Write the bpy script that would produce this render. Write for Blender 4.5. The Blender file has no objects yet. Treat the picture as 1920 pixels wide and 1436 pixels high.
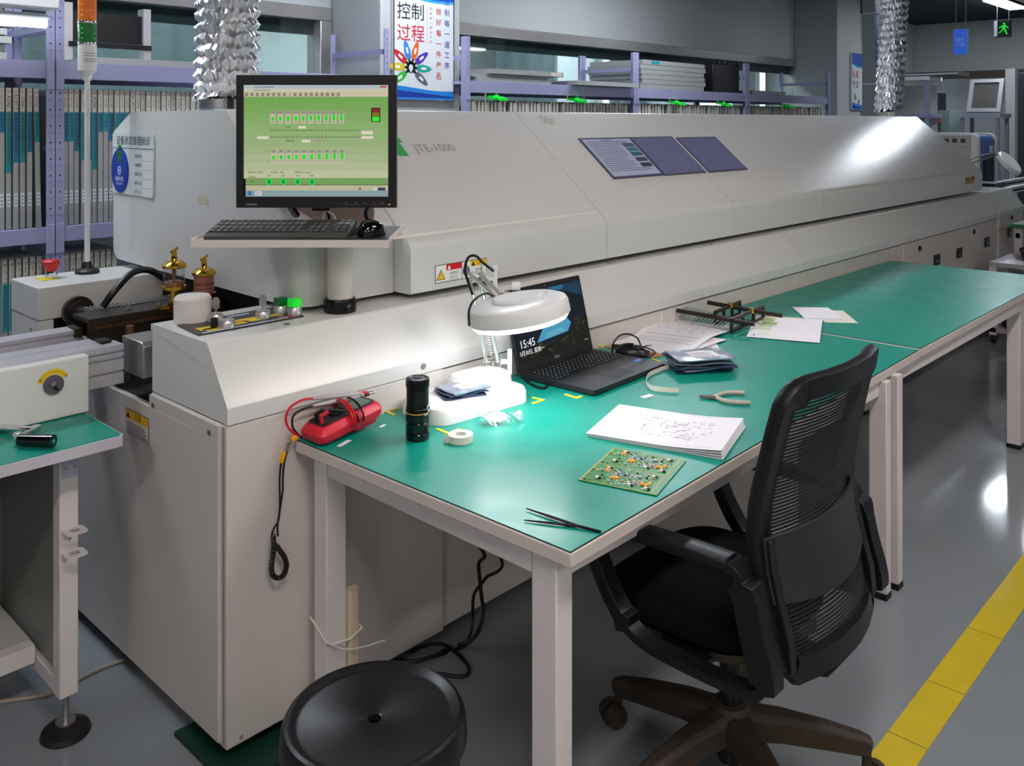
import bpy, math, random
from mathutils import Vector, Matrix
random.seed(7)
R = math.radians
SC = bpy.context.scene
C = SC.collection

# ------------------------------------------------------------------ camera, world, exposure
CAM_H = 1.57
cd = bpy.data.cameras.new('camera')
cam = bpy.data.objects.new('camera', cd)
C.objects.link(cam)
cam.location = (0, 0, CAM_H)
cam.rotation_euler = (R(90), 0, R(43.41 - 90))
cd.sensor_fit = 'HORIZONTAL'
cd.sensor_width = 36.0
cd.lens = 1670.0 / 1920.0 * 36.0
cd.shift_y = -(718.0 - 228.0) / 1920.0
cd.clip_start = 0.05
cd.clip_end = 100
SC.camera = cam

wd = bpy.data.worlds.new('world')
SC.world = wd
wd.use_nodes = True
wb = wd.node_tree.nodes['Background']
wb.inputs[0].default_value = (0.75, 0.85, 1.0, 1)
wb.inputs[1].default_value = 1.3

SC.view_settings.view_transform = 'Standard'
SC.view_settings.look = 'None'
SC.view_settings.gamma = 1.0
SC.view_settings.use_curve_mapping = False
SC.view_settings.exposure = 0.0
LAMP = 36.0          # emission of the ceiling tubes
RING = 17.0           # emission of the magnifier's ring tube

# ------------------------------------------------------------------ materials
def s2l(c):
    c /= 255.0
    return c / 12.92 if c <= 0.04045 else ((c + 0.055) / 1.055) ** 2.4
def C8(r, g, b): return (s2l(r), s2l(g), s2l(b), 1.0)
MATS = {}
def mat(name, col, rough=0.5, metal=0.0, var=0.06, scale=9.0, spec=0.5, coat=0.0, emit=None, es=0.0,
        trans=0.0, bump=0.0, bscale=200.0, rvar=0.0, alpha=1.0, ior=1.45):
    """one procedural material: a base colour broken up by noise, optional roughness variation and bump"""
    if name in MATS: return MATS[name]
    m = bpy.data.materials.new(name); m.use_nodes = True
    nt = m.node_tree; n = nt.nodes; L = nt.links
    b = n['Principled BSDF']
    c = C8(*col)
    tc = n.new('ShaderNodeTexCoord')
    nz = n.new('ShaderNodeTexNoise'); nz.inputs['Scale'].default_value = scale; nz.inputs['Detail'].default_value = 5
    L.new(tc.outputs['Object'], nz.inputs['Vector'])
    mx = n.new('ShaderNodeMix'); mx.data_type = 'RGBA'
    mx.inputs[6].default_value = tuple(min(1, x * (1 - var)) for x in c[:3]) + (1,)
    mx.inputs[7].default_value = tuple(min(1, x * (1 + var)) for x in c[:3]) + (1,)
    L.new(nz.outputs['Fac'], mx.inputs[0]); L.new(mx.outputs[2], b.inputs['Base Color'])
    b.inputs['Roughness'].default_value = rough
    b.inputs['Metallic'].default_value = metal
    b.inputs['Specular IOR Level'].default_value = spec
    b.inputs['Coat Weight'].default_value = coat
    b.inputs['Transmission Weight'].default_value = trans
    b.inputs['IOR'].default_value = ior
    b.inputs['Alpha'].default_value = alpha
    if rvar:
        mr = n.new('ShaderNodeMapRange')
        mr.inputs[1].default_value = 0.3; mr.inputs[2].default_value = 0.7
        mr.inputs[3].default_value = max(0, rough - rvar); mr.inputs[4].default_value = rough + rvar
        L.new(nz.outputs['Fac'], mr.inputs[0]); L.new(mr.outputs[0], b.inputs['Roughness'])
    if bump:
        n2 = n.new('ShaderNodeTexNoise'); n2.inputs['Scale'].default_value = bscale; n2.inputs['Detail'].default_value = 3
        L.new(tc.outputs['Object'], n2.inputs['Vector'])
        bp = n.new('ShaderNodeBump'); bp.inputs['Strength'].default_value = bump; bp.inputs['Distance'].default_value = 0.002
        L.new(n2.outputs['Fac'], bp.inputs['Height']); L.new(bp.outputs[0], b.inputs['Normal'])
    if emit:
        b.inputs['Emission Color'].default_value = C8(*emit); b.inputs['Emission Strength'].default_value = es
    MATS[name] = m
    return m
def glassmat(name, col, a, rough=0.03):
    """thin sheet that lets most light straight through and still mirrors the room"""
    m = bpy.data.materials.new(name); m.use_nodes = True
    nt = m.node_tree; n = nt.nodes; L = nt.links
    n.remove(n['Principled BSDF'])
    tr = n.new('ShaderNodeBsdfTransparent'); tr.inputs[0].default_value = C8(*col)
    gl = n.new('ShaderNodeBsdfGlossy'); gl.inputs['Roughness'].default_value = rough
    lw = n.new('ShaderNodeLayerWeight'); lw.inputs[0].default_value = 0.5
    fr = n.new('ShaderNodeMath'); fr.operation = 'POWER'; fr.inputs[1].default_value = 4.0
    L.new(lw.outputs['Facing'], fr.inputs[0])
    mt = n.new('ShaderNodeMath'); mt.operation = 'MULTIPLY_ADD'; mt.inputs[1].default_value = 0.6; mt.inputs[2].default_value = a; mt.use_clamp = True
    mx = n.new('ShaderNodeMixShader')
    L.new(fr.outputs[0], mt.inputs[0]); L.new(mt.outputs[0], mx.inputs[0])
    L.new(tr.outputs[0], mx.inputs[1]); L.new(gl.outputs[0], mx.inputs[2])
    L.new(mx.outputs[0], n['Material Output'].inputs[0])
    MATS[name] = m
    return m

oven = mat('oven_paint', (216, 216, 214), 0.24, var=0.015, scale=2)
ovenplain = mat('cabinet_paint', (206, 200, 195), 0.38, var=0.05, scale=4)
boxwhite = mat('white_powder_coat', (222, 222, 220), 0.42, var=0.03)
legwhite = mat('leg_enamel', (216, 210, 210), 0.33, var=0.03)
edging = mat('table_edging', (205, 196, 190), 0.45, var=0.05)
greenmat = mat('green_bench_mat', (8, 144, 126), 0.34, var=0.05, scale=14, spec=0.42, rvar=0.05)
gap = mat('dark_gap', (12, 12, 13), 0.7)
seam = mat('panel_seam', (150, 140, 130), 0.7)
darkbrown = mat('oily_dark_steel', (58, 52, 46), 0.45, metal=0.6, var=0.3, scale=40)
steel = mat('brushed_steel', (176, 174, 170), 0.32, metal=0.9, var=0.08, scale=60)
alu = mat('anodised_aluminium', (206, 204, 210), 0.34, metal=0.55, var=0.04, scale=30)
chrome = mat('chrome', (220, 220, 222), 0.1, metal=1.0)
brass = mat('brass', (214, 168, 62), 0.18, metal=1.0, var=0.1)
black = mat('black_plastic', (16, 16, 18), 0.42, var=0.1)
blackgloss = mat('glossy_black_plastic', (12, 12, 15), 0.16, var=0.1, coat=0.4)
bezel = mat('monitor_bezel', (22, 21, 25), 0.35)
keyblack = mat('key_plastic', (30, 30, 33), 0.5)
keygrey = mat('keyboard_grey', (62, 60, 62), 0.45)
white = mat('white_plastic', (236, 236, 236), 0.32, var=0.02)
paper = mat('paper', (238, 236, 242), 0.75, var=0.03, scale=20)
paperb = mat('yellowed_paper', (228, 224, 214), 0.75, var=0.04)
ink = mat('ink', (42, 42, 50), 0.8)
inkl = mat('faint_ink', (140, 140, 150), 0.8)
shelfmat = mat('lavender_rack_paint', (150, 150, 184), 0.42, var=0.05, scale=5)
frameal = mat('stencil_frame_aluminium', (168, 170, 168), 0.42, metal=0.25, var=0.08, scale=30)
labelp = mat('label_paper', (206, 200, 186), 0.7, var=0.06)
tealtape = mat('teal_label_tape', (12, 142, 150), 0.45, var=0.1)
tealtape2 = mat('blue_label_tape', (14, 118, 152), 0.45, var=0.1)
yellow = mat('yellow_tape', (232, 212, 40), 0.5)
red = mat('red_plastic', (206, 24, 44), 0.35, var=0.05)
ledgreen = mat('lit_green', (20, 220, 50), 0.4, emit=(20, 235, 50), es=0.4)
def P(h): return mat('col_' + h, tuple(int(h[i:i+2], 16) for i in (0, 2, 4)), 0.55, var=0.02)
def S(h, k=0.9):
    t = tuple(int(h[i:i+2], 16) for i in (0, 2, 4))
    return mat('lit_' + h, (5, 5, 5), 0.25, var=0.0, emit=t, es=k)

# ------------------------------------------------------------------ mesh helpers
CHARS = {}
def charmesh(s):
    if s not in CHARS:
        cu = bpy.data.curves.new('t', 'FONT'); cu.body = s; cu.size = 1.0; cu.align_x = 'CENTER'; cu.align_y = 'CENTER'
        cu.resolution_u = 2
        o = bpy.data.objects.new('t', cu)
        me = bpy.data.meshes.new_from_object(o)
        vs = [v.co.copy() for v in me.vertices]; fs = [tuple(p.vertices) for p in me.polygons]
        bpy.data.objects.remove(o); bpy.data.curves.remove(cu); bpy.data.meshes.remove(me)
        CHARS[s] = (vs, fs)
    return CHARS[s]
def frame(o, x, y):
    x = Vector(x).normalized(); y = Vector(y); y = (y - x * y.dot(x)).normalized(); z = x.cross(y)
    m = Matrix((x, y, z)).transposed().to_4x4(); m.translation = Vector(o); return m
def TR(x=0, y=0, z=0, rz=0.0): return Matrix.Translation((x, y, z)) @ Matrix.Rotation(R(rz), 4, 'Z')

class MB:
    def __init__(s, M=None): s.v = []; s.f = []; s.k = []; s.mats = []; s.M = M or Matrix.Identity(4)
    def mi(s, m):
        if m not in s.mats: s.mats.append(m)
        return s.mats.index(m)
    def add(s, vs, fs, m, T=None):
        b = len(s.v); k = s.mi(m); T = s.M @ T if T is not None else s.M
        s.v += [T @ Vector(v) for v in vs]
        s.f += [tuple(b + i for i in f) for f in fs]; s.k += [k] * len(fs)
        return s
    def box(s, x0, x1, y0, y1, z0, z1, m, T=None):
        vs = [(x, y, z) for z in (z0, z1) for y in (y0, y1) for x in (x0, x1)]
        return s.add(vs, [(0, 2, 3, 1), (4, 5, 7, 6), (0, 1, 5, 4), (2, 6, 7, 3), (0, 4, 6, 2), (1, 3, 7, 5)], m, T)
    def bar(s, p0, p1, w, h, m, up=(0, 0, 1)):
        p0, p1 = Vector(p0), Vector(p1); d = p1 - p0
        up = Vector(up)
        if abs(d.normalized().dot(up)) > 0.95: up = Vector((1, 0, 0))
        sd = d.cross(up).normalized(); u = sd.cross(d).normalized()
        vs = [p + sd * a * w / 2 + u * b * h / 2 for p in (p0, p1) for b in (-1, 1) for a in (-1, 1)]
        return s.add(vs, [(0, 2, 3, 1), (4, 5, 7, 6), (0, 1, 5, 4), (2, 6, 7, 3), (0, 4, 6, 2), (1, 3, 7, 5)], m)
    def prism(s, pts, ax, a, b, m, T=None):
        n = len(pts)
        def q(p, t): return {'x': (t, p[0], p[1]), 'y': (p[0], t, p[1]), 'z': (p[0], p[1], t)}[ax]
        vs = [q(p, a) for p in pts] + [q(p, b) for p in pts]
        fs = [tuple(range(n))[::-1], tuple(range(n, 2 * n))] + [(i, (i + 1) % n, n + (i + 1) % n, n + i) for i in range(n)]
        ar = sum(pts[i][0] * pts[(i + 1) % n][1] - pts[(i + 1) % n][0] * pts[i][1] for i in range(n))
        flip = (ar < 0) ^ (b < a) ^ (ax == 'y')
        if flip: fs = [f[::-1] for f in fs]
        return s.add(vs, fs, m, T)
    def cyl(s, p0, p1, r, m, r2=None, n=20, cap=True):
        p0, p1 = Vector(p0), Vector(p1); d = (p1 - p0).normalized()
        a = d.orthogonal().normalized(); b = d.cross(a); r2 = r if r2 is None else r2
        vs = []
        for p, q in ((p0, r), (p1, r2)):
            vs += [p + (a * math.cos(2 * math.pi * i / n) + b * math.sin(2 * math.pi * i / n)) * q for i in range(n)]
        fs = [(i, (i + 1) % n, n + (i + 1) % n, n + i) for i in range(n)]
        if cap: fs += [tuple(range(n))[::-1], tuple(range(n, 2 * n))]
        return s.add(vs, fs, m)
    def tube(s, pts, r, m, n=8, smooth=0, closed=False, flat=None):
        pts = [Vector(p) for p in pts]
        if smooth: pts = cat(pts, smooth, closed)
        N = len(pts); vs = []; pa = None
        for i, p in enumerate(pts):
            if closed: d = pts[(i + 1) % N] - pts[i - 1]
            else: d = pts[min(i + 1, N - 1)] - pts[max(i - 1, 0)]
            d.normalize()
            if pa is None: a = d.orthogonal().normalized()
            else:
                a = pa - d * pa.dot(d)
                a = a.normalized() if a.length > 1e-6 else d.orthogonal().normalized()
            pa = a; b = d.cross(a); rr = r[i] if isinstance(r, (list, tuple)) else r
            vs += [p + (a * math.cos(2 * math.pi * j / n) + b * math.sin(2 * math.pi * j / n)) * rr for j in range(n)]
        fs = []
        for i in range(N if closed else N - 1):
            i2 = (i + 1) % N
            fs += [(i * n + j, i * n + (j + 1) % n, i2 * n + (j + 1) % n, i2 * n + j) for j in range(n)]
        if not closed: fs += [tuple(range(n))[::-1], tuple(range((N - 1) * n, N * n))]
        return s.add(vs, fs, m)
    def lathe(s, prof, m, o=(0, 0, 0), n=32, T=None, closed=False):
        vs = []; fs = []; o = Vector(o)
        for r, z in prof:
            vs += [o + Vector((r * math.cos(2 * math.pi * i / n), r * math.sin(2 * math.pi * i / n), z)) for i in range(n)]
        k = len(prof)
        for j in range(k if closed else k - 1):
            j2 = (j + 1) % k
            fs += [(j * n + i, j * n + (i + 1) % n, j2 * n + (i + 1) % n, j2 * n + i) for i in range(n)]
        if not closed:
            if prof[0][0] > 1e-5: fs.append(tuple(range(n))[::-1])
            if prof[-1][0] > 1e-5: fs.append(tuple(range((k - 1) * n, k * n)))
        return s.add(vs, fs, m, T)
    def sweep(s, path, prof, m, up=(0, 0, 1), closed=False):
        """a closed 2-D outline (side, up) carried along a path; up may be a list with one vector per point"""
        path = [Vector(p) for p in path]; N = len(path); n = len(prof); vs = []
        for i, p in enumerate(path):
            if closed: d = path[(i + 1) % N] - path[i - 1]
            else: d = path[min(i + 1, N - 1)] - path[max(i - 1, 0)]
            d.normalize(); u = Vector(up[i] if isinstance(up, list) else up)
            sd = d.cross(u).normalized(); u = sd.cross(d)
            pr = prof[i] if isinstance(prof[0][0], (list, tuple)) else prof
            vs += [p + sd * q[0] + u * q[1] for q in pr]
        if isinstance(prof[0][0], (list, tuple)): n = len(prof[0])
        fs = []
        for i in range(N if closed else N - 1):
            i2 = (i + 1) % N
            fs += [(i * n + j, i2 * n + j, i2 * n + (j + 1) % n, i * n + (j + 1) % n) for j in range(n)]
        if not closed: fs += [tuple(range(n)), tuple(range((N - 1) * n, N * n))[::-1]]
        return s.add(vs, fs, m)
    def grid(s, fn, nu, nv, m, th=0.0):
        """surface fn(u, v) over the unit square, given a thickness along its own normal when th > 0"""
        top = [[Vector(fn(i / nu, j / nv)) for j in range(nv + 1)] for i in range(nu + 1)]
        vs = [p for r in top for p in r]; w = nv + 1
        fs = [(i * w + j, (i + 1) * w + j, (i + 1) * w + j + 1, i * w + j + 1) for i in range(nu) for j in range(nv)]
        if th:
            b = len(vs); lo = []
            for i in range(nu + 1):
                for j in range(nv + 1):
                    du = top[min(i + 1, nu)][j] - top[max(i - 1, 0)][j]; dv = top[i][min(j + 1, nv)] - top[i][max(j - 1, 0)]
                    lo.append(top[i][j] - du.cross(dv).normalized() * th)
            vs += lo
            fs += [tuple(b + q for q in f[::-1]) for f in fs[:]]
            rim = [i * w for i in range(nu + 1)] + [nu * w + j for j in range(1, w)] + [i * w + nv for i in range(nu - 1, -1, -1)] + [j for j in range(nv - 1, 0, -1)]
            k = len(rim)
            fs += [(rim[(i + 1) % k], rim[i], b + rim[i], b + rim[(i + 1) % k]) for i in range(k)]
        return s.add(vs, fs, m)
    def text(s, t, size, m, T, gapf=1.0, vertical=False, sx=1.0):
        """printed lettering lying in the X-Y plane of T, centred"""
        if vertical:
            n = len(t)
            for i, ch in enumerate(t): s.text(ch, size, m, T @ Matrix.Translation((0, ((n - 1) / 2 - i) * size * gapf, 0)))
            return s
        vs, fs = charmesh(t)
        return s.add([(v.x * size * sx, v.y * size, 0) for v in vs], fs, m, T)
    def rect(s, x0, x1, y0, y1, m, T, z=0.0):
        return s.add([(x0, y0, z), (x1, y0, z), (x1, y1, z), (x0, y1, z)], [(0, 1, 2, 3)], m, T)
    def disc(s, x, y, r, m, T, z=0.0, n=24, ry=None):
        ry = ry or r
        return s.add([(x + r * math.cos(2 * math.pi * i / n), y + ry * math.sin(2 * math.pi * i / n), z) for i in range(n)], [tuple(range(n))], m, T)
    def poly(s, pts, m, T, z=0.0):
        return s.add([(p[0], p[1], z) for p in pts], [tuple(range(len(pts)))], m, T)

def cat(pts, k, closed=False):
    out = []; N = len(pts)
    rng = range(N) if closed else range(N - 1)
    for i in rng:
        p1, p2 = pts[i], pts[(i + 1) % N]
        p0 = pts[i - 1] if (closed or i > 0) else p1 * 2 - p2
        p3 = pts[(i + 2) % N] if (closed or i + 2 < N) else p2 * 2 - p1
        for j in range(k):
            t = j / k
            out.append(0.5 * ((2 * p1) + (p2 - p0) * t + (2 * p0 - 5 * p1 + 4 * p2 - p3) * t * t + (3 * p1 - p0 - 3 * p2 + p3) * t ** 3))
    if not closed: out.append(pts[-1])
    return out
def rrect(x0, x1, y0, y1, r, k=5):
    out = []
    for cx, cy, a in ((x1 - r, y1 - r, 0), (x0 + r, y1 - r, 90), (x0 + r, y0 + r, 180), (x1 - r, y0 + r, 270)):
        out += [(cx + r * math.cos(R(a + 90 * i / k)), cy + r * math.sin(R(a + 90 * i / k))) for i in range(k + 1)]
    return out

# ------------------------------------------------------------------ objects
ORG = {}
def mesh(name, mb, org=(0, 0, 0), ang=32):
    me = bpy.data.meshes.new(name); o = Vector(org)
    me.from_pydata([v - o for v in mb.v], [], mb.f)
    for m in mb.mats: me.materials.append(m)
    me.polygons.foreach_set('material_index', mb.k)
    me.polygons.foreach_set('use_smooth', [True] * len(mb.f))
    me.update(); me.set_sharp_from_angle(angle=R(ang))
    return me
def tagit(o, label, cat_, group=None, kind=None):
    if label: o['label'] = label
    if cat_: o['category'] = cat_
    if group: o['group'] = group
    if kind: o['kind'] = kind
def bev(o, w, seg=2):
    b = o.modifiers.new('bevel', 'BEVEL'); b.width = w; b.segments = seg; b.limit_method = 'ANGLE'; b.angle_limit = R(40)
    b.harden_normals = False
def thing(name, loc, label, cat_, group=None, world=True, rz=0.0):
    o = bpy.data.objects.new(name, None); C.objects.link(o); o.location = loc; o.rotation_euler = (0, 0, R(rz))
    o.empty_display_size = 0.05
    tagit(o, label, cat_, group); ORG[o] = tuple(loc) if world else (0, 0, 0)
    return o
def part(par, name, mb, label=None, bw=0.0, seg=2, ang=32, kind=None):
    org = ORG[par]
    o = bpy.data.objects.new(name, mesh(name, mb, org, ang)); C.objects.link(o); o.parent = par
    ORG[o] = org
    if label: o['label'] = label
    if kind: o['kind'] = kind
    if bw: bev(o, bw, seg)
    return o
def solo(name, mb, label, cat_, group=None, loc=None, bw=0.0, seg=2, kind=None, ang=32):
    if loc is None:
        n = len(mb.v); loc = (sum(v.x for v in mb.v) / n, sum(v.y for v in mb.v) / n, min(v.z for v in mb.v))
    o = bpy.data.objects.new(name, mesh(name, mb, loc, ang)); C.objects.link(o); o.location = loc
    tagit(o, label, cat_, group, kind); ORG[o] = tuple(loc)
    if bw: bev(o, bw, seg)
    return o
def struct(name, mb, par=None, bw=0.0):
    if par: return part(par, name, mb, bw=bw)
    o = bpy.data.objects.new(name, mesh(name, mb)); C.objects.link(o); o['kind'] = 'structure'; ORG[o] = (0, 0, 0)
    if bw: bev(o, bw)
    return o
def dup(o, loc, rz=None, label=None, group=None, par=None):
    """a copy of a thing together with copies of its parts and sub-parts"""
    c = o.copy(); C.objects.link(c)
    if par: c.parent = par
    else:
        c.location = loc
        if rz is not None: c.rotation_euler = (0, 0, R(rz))
        if label: c['label'] = label
        if group: c['group'] = group
    for ch in list(o.children): dup(ch, None, par=c)
    return c

# ------------------------------------------------------------------ ceiling lamps (they light the place)
lamp_glow = mat('tube_glow', (255, 255, 255), 0.4, var=0.0, emit=(236, 244, 255), es=LAMP)
lamp_warm = mat('warm_tube_glow', (255, 255, 255), 0.4, var=0.0, emit=(255, 244, 238), es=LAMP)
lamp_soft = mat('rack_tube_glow', (255, 255, 255), 0.4, var=0.0, emit=(244, 248, 255), es=6.0)
ceil_dark = mat('dark_ceiling_paint', (20, 38, 44), 0.8)
def ceiling_lamp(x, y, z, ln, w, glow, label, group):
    t = thing('ceiling_lamp', (x, y, z), label, 'ceiling lamp', group, world=False)
    b = MB(); b.prism([(-w / 2, 0.012), (w / 2, 0.012), (w / 2 - 0.03, 0.036), (-w / 2 + 0.03, 0.036)], 'x', -ln / 2, ln / 2, white)
    part(t, 'housing', b)
    g = MB(); g.box(-ln / 2 + 0.02, ln / 2 - 0.02, -w / 2 + 0.01, w / 2 - 0.01, 0.0, 0.011, glow)
    part(t, 'diffuser', g)
    for sx in (-ln / 2 + 0.15, ln / 2 - 0.15): h = MB(); h.cyl((sx, 0, 0.034), (sx, 0, 3.079 - z), 0.003, steel, n=6); part(t, 'hanger', h)
for x, y in ((10.5, 2.5), (12.45, 3.2)):
    ceiling_lamp(x, y, 3.04, 1.2, 0.22, lamp_glow, 'white linear lamp hung from the dark ceiling above the oven', 'ceiling lamps above the oven')
for x in (0.7, 3.4, 5.9):  # unseen lamps added so the racks come out brighter
    ceiling_lamp(x, 3.75, 3.0, 1.2, 0.30, lamp_glow, 'added linear lamp, unseen, brightening the racks from the dark ceiling', 'added lamps brightening the racks')
for x in (0.5, 3.0, 5.6, 8.2, 11.0):  # out-of-view lamps added to brighten what shows through the windows
    ceiling_lamp(x, 6.1, 3.0, 1.4, 0.5, lamp_glow, 'added linear lamp, unseen, brightening the next room from its ceiling', 'added lamps brightening the next room')
for y, xs in ((0.1, (-2.4, 0.4, 3.2)), (-2.6, (-2.4, 0.4, 3.2, 12.0))):
    for x in xs:
        ceiling_lamp(x, y, 3.0, 1.2, 0.30, lamp_warm if x < 5 else lamp_glow, 'white linear lamp hung from the dark ceiling above the aisle', 'ceiling lamps above the aisle')

# ------------------------------------------------------------------ room shell
wallm = mat('grey_wall_paint', (186, 190, 190), 0.7, var=0.03, scale=2)
wallm2 = mat('pillar_paint', (176, 178, 178), 0.6, var=0.04, scale=2)
floorm = mat('epoxy_floor', (130, 138, 146), 0.09, var=0.06, scale=2.2, spec=0.55, rvar=0.03, bump=0.02, bscale=3.0)
stain = mat('stainless_trim', (176, 172, 168), 0.26, metal=0.6, var=0.12, scale=8)
pane = glassmat('window_glass', (226, 236, 234), 0.05)
b = MB(); b.box(-4.2, 15.2, -5.2, 9.2, -0.1, 0, floorm); struct('floor', b)
b = MB(); b.box(-4.2, 15.2, -5.2, 9.2, 3.08, 3.2, ceil_dark); struct('ceiling', b)
W1A, W1B, W2A, W2B, WS, WT = -4.0, 3.5, 4.25, 10.45, 0.9, 2.33
b = MB()
b.box(-4.2, 14.5, 5.0, 5.12, WT, 3.08, wallm); b.box(-4.2, 14.5, 5.0, 5.12, 0, WS, wallm)
b.box(W1B, W2A, 5.0, 5.12, WS, WT, wallm); b.box(W2B, 14.5, 5.0, 5.12, WS, WT, wallm); b.box(-4.2, W1A, 5.0, 5.12, WS, WT, wallm)
struct('wall_back', b)
b = MB(); b.box(14.5, 14.62, -5.2, 9.2, 2.33, 3.08, wallm); b.box(14.5, 14.62, 5.0, 9.2, 0, 2.33, wallm); b.box(14.5, 14.62, -5.2, 2.2, 0, 2.33, wallm)
b.box(14.5, 14.62, 4.6, 5.0, 0, 2.33, wallm); b.box(15.08, 15.2, 1.8, 5.2, 0, 2.5, wallm)
struct('wall_right', b)
b = MB(); b.box(-4.2, 15.2, -5.2, -5.08, 0, 3.08, wallm); struct('wall_front', b)
b = MB(); b.box(-4.2, -4.08, -5.2, 9.2, 0, 3.08, wallm); struct('wall_left', b)
b = MB(); b.box(14.44, 14.5, 2.2, 4.6, 2.22, 2.33, mat('brown_lintel', (92, 78, 66), 0.5)); struct('trim_1', b)
b = MB(); b.box(3.51, 4.197, 4.46, 4.998, 0, 3.078, wallm2); struct('trim_2', b, bw=0.01)
b = MB(); b.box(10.33, 11.02, 4.46, 4.998, 0, 3.078, wallm2); struct('trim_3', b, bw=0.01)
# windows to the next room: stainless frame with glass
def window(name, a, z):
    b = MB(); f = 0.09
    b.box(a, z, 4.97, 5.13, WT - f, WT, stain); b.box(a, z, 4.97, 5.13, WS, WS + f, stain)
    b.box(a, a + f, 4.97, 5.13, WS + f, WT - f, stain); b.box(z - f, z, 4.97, 5.13, WS + f, WT - f, stain)
    w = struct(name, b, bw=0.006)
    g = MB(); g.box(a + f, z - f, 5.04, 5.05, WS + f, WT - f, pane); part(w, 'pane', g)
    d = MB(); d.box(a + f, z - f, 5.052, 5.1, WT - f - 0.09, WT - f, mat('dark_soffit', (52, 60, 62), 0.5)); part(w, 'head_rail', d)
window('window_1', W1A, W1B); window('window_2', W2A, W2B)
# the room behind the windows
outw = mat('next_room_wall', (196, 202, 200), 0.7, var=0.03)
b = MB(); b.box(-4.2, 14.5, 7.5, 7.62, 0, 3.08, outw); struct('wall_outer', b)
daylight = mat('daylight_sheet', (255, 255, 255), 0.5, var=0.0, emit=(246, 250, 255), es=2.2)
def daywindow(x0, x1, z0, z1, n):
    b = MB(); b.box(x0 - 0.05, x1 + 0.05, 7.44, 7.5, z0 - 0.05, z1 + 0.05, white)
    w = struct('window_%d' % n, b); g = MB(); g.box(x0, x1, 7.425, 7.44, z0, z1, daylight); part(w, 'pane', g)
daywindow(9.68, 9.78, 0.9, 2.55, 3); daywindow(14.08, 14.24, 0.9, 2.55, 4)
b = MB(); b.box(11.9, 13.1, 7.42, 7.5, 0.9, 2.3, white); w_ = struct('window_5', b)
for i in range(2):
    g = MB(); g.box(11.97 + i * 0.58, 12.5 + i * 0.58, 7.40, 7.42, 0.95, 2.25, daylight); part(w_, 'pane', g)
curt = mat('grey_green_curtain', (84, 96, 98), 0.8, var=0.12, scale=3)
def curtain(x0, x1, y, z0, z1, m, label):
    pts = []; n = int((x1 - x0) / 0.06)
    b = MB(); b.grid(lambda u, v: (x0 + (x1 - x0) * u, y + 0.025 * math.sin(u * n * 1.3), z0 + (z1 - z0) * v), max(24, n * 2), 1, m, th=0.01)
    solo('curtain', b, label, 'curtain')
curtain(2.2, 3.75, 7.0, 0.05, 3.0, curt, 'dark grey hanging curtain behind the left window, past the foil duct')
curtain(7.14, 8.15, 7.0, 0.05, 3.0, curt, 'dark grey curtain panel behind the right window, beside the poster pillar')
b = MB(); b.box(8.2, 8.9, 7.0, 7.06, 0.05, 2.6, mat('pale_partition', (190, 194, 196), 0.6)); solo('partition_panel', b, 'pale grey partition panel seen through the right window, behind the stacked frames', 'panel')
b = MB(); b.box(9.95, 10.5, 7.3, 7.36, 0.05, 2.95, mat('cool_partition', (140, 150, 160), 0.5)); solo('partition_panel', b, 'blue-grey partition panel seen through the right window, below the blue sign', 'panel')
# blue sign hanging in the next room
t = thing('hanging_sign', (10.55, 6.8, 2.1), 'blue hanging sign with white characters seen through the right window', 'sign')
b = MB(); b.box(10.15, 10.95, 6.79, 6.81, 2.09, 2.5, P('1f6fc4')); T = frame((10.55, 6.788, 2.29), (1, 0, 0), (0, 0, 1)); b.text('创新方法', 0.2, P('f4f6f8'), T); part(t, 'board', b)
for x in (10.3, 10.8): b = MB(); b.cyl((x, 6.8, 2.5), (x, 6.8, 3.078), 0.006, steel, n=6); part(t, 'hanger', b)

# ------------------------------------------------------------------ yellow floor tape along the aisle
b = MB(); cuts = [1.2, 2.33, 2.62, 2.98, 3.9, 5.4, 7.2, 9.2, 11.2, 13.8]
for i in range(len(cuts) - 1):
    b.box(cuts[i] + 0.002, cuts[i + 1] - 0.002, 0.775, 0.872, 0.0005, 0.0022, mat('worn_yellow_tape', (204, 184, 44), 0.22, var=0.12, scale=12))
solo('floor_tape', b, 'yellow tape line stuck along the grey aisle floor', 'floor tape')

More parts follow.
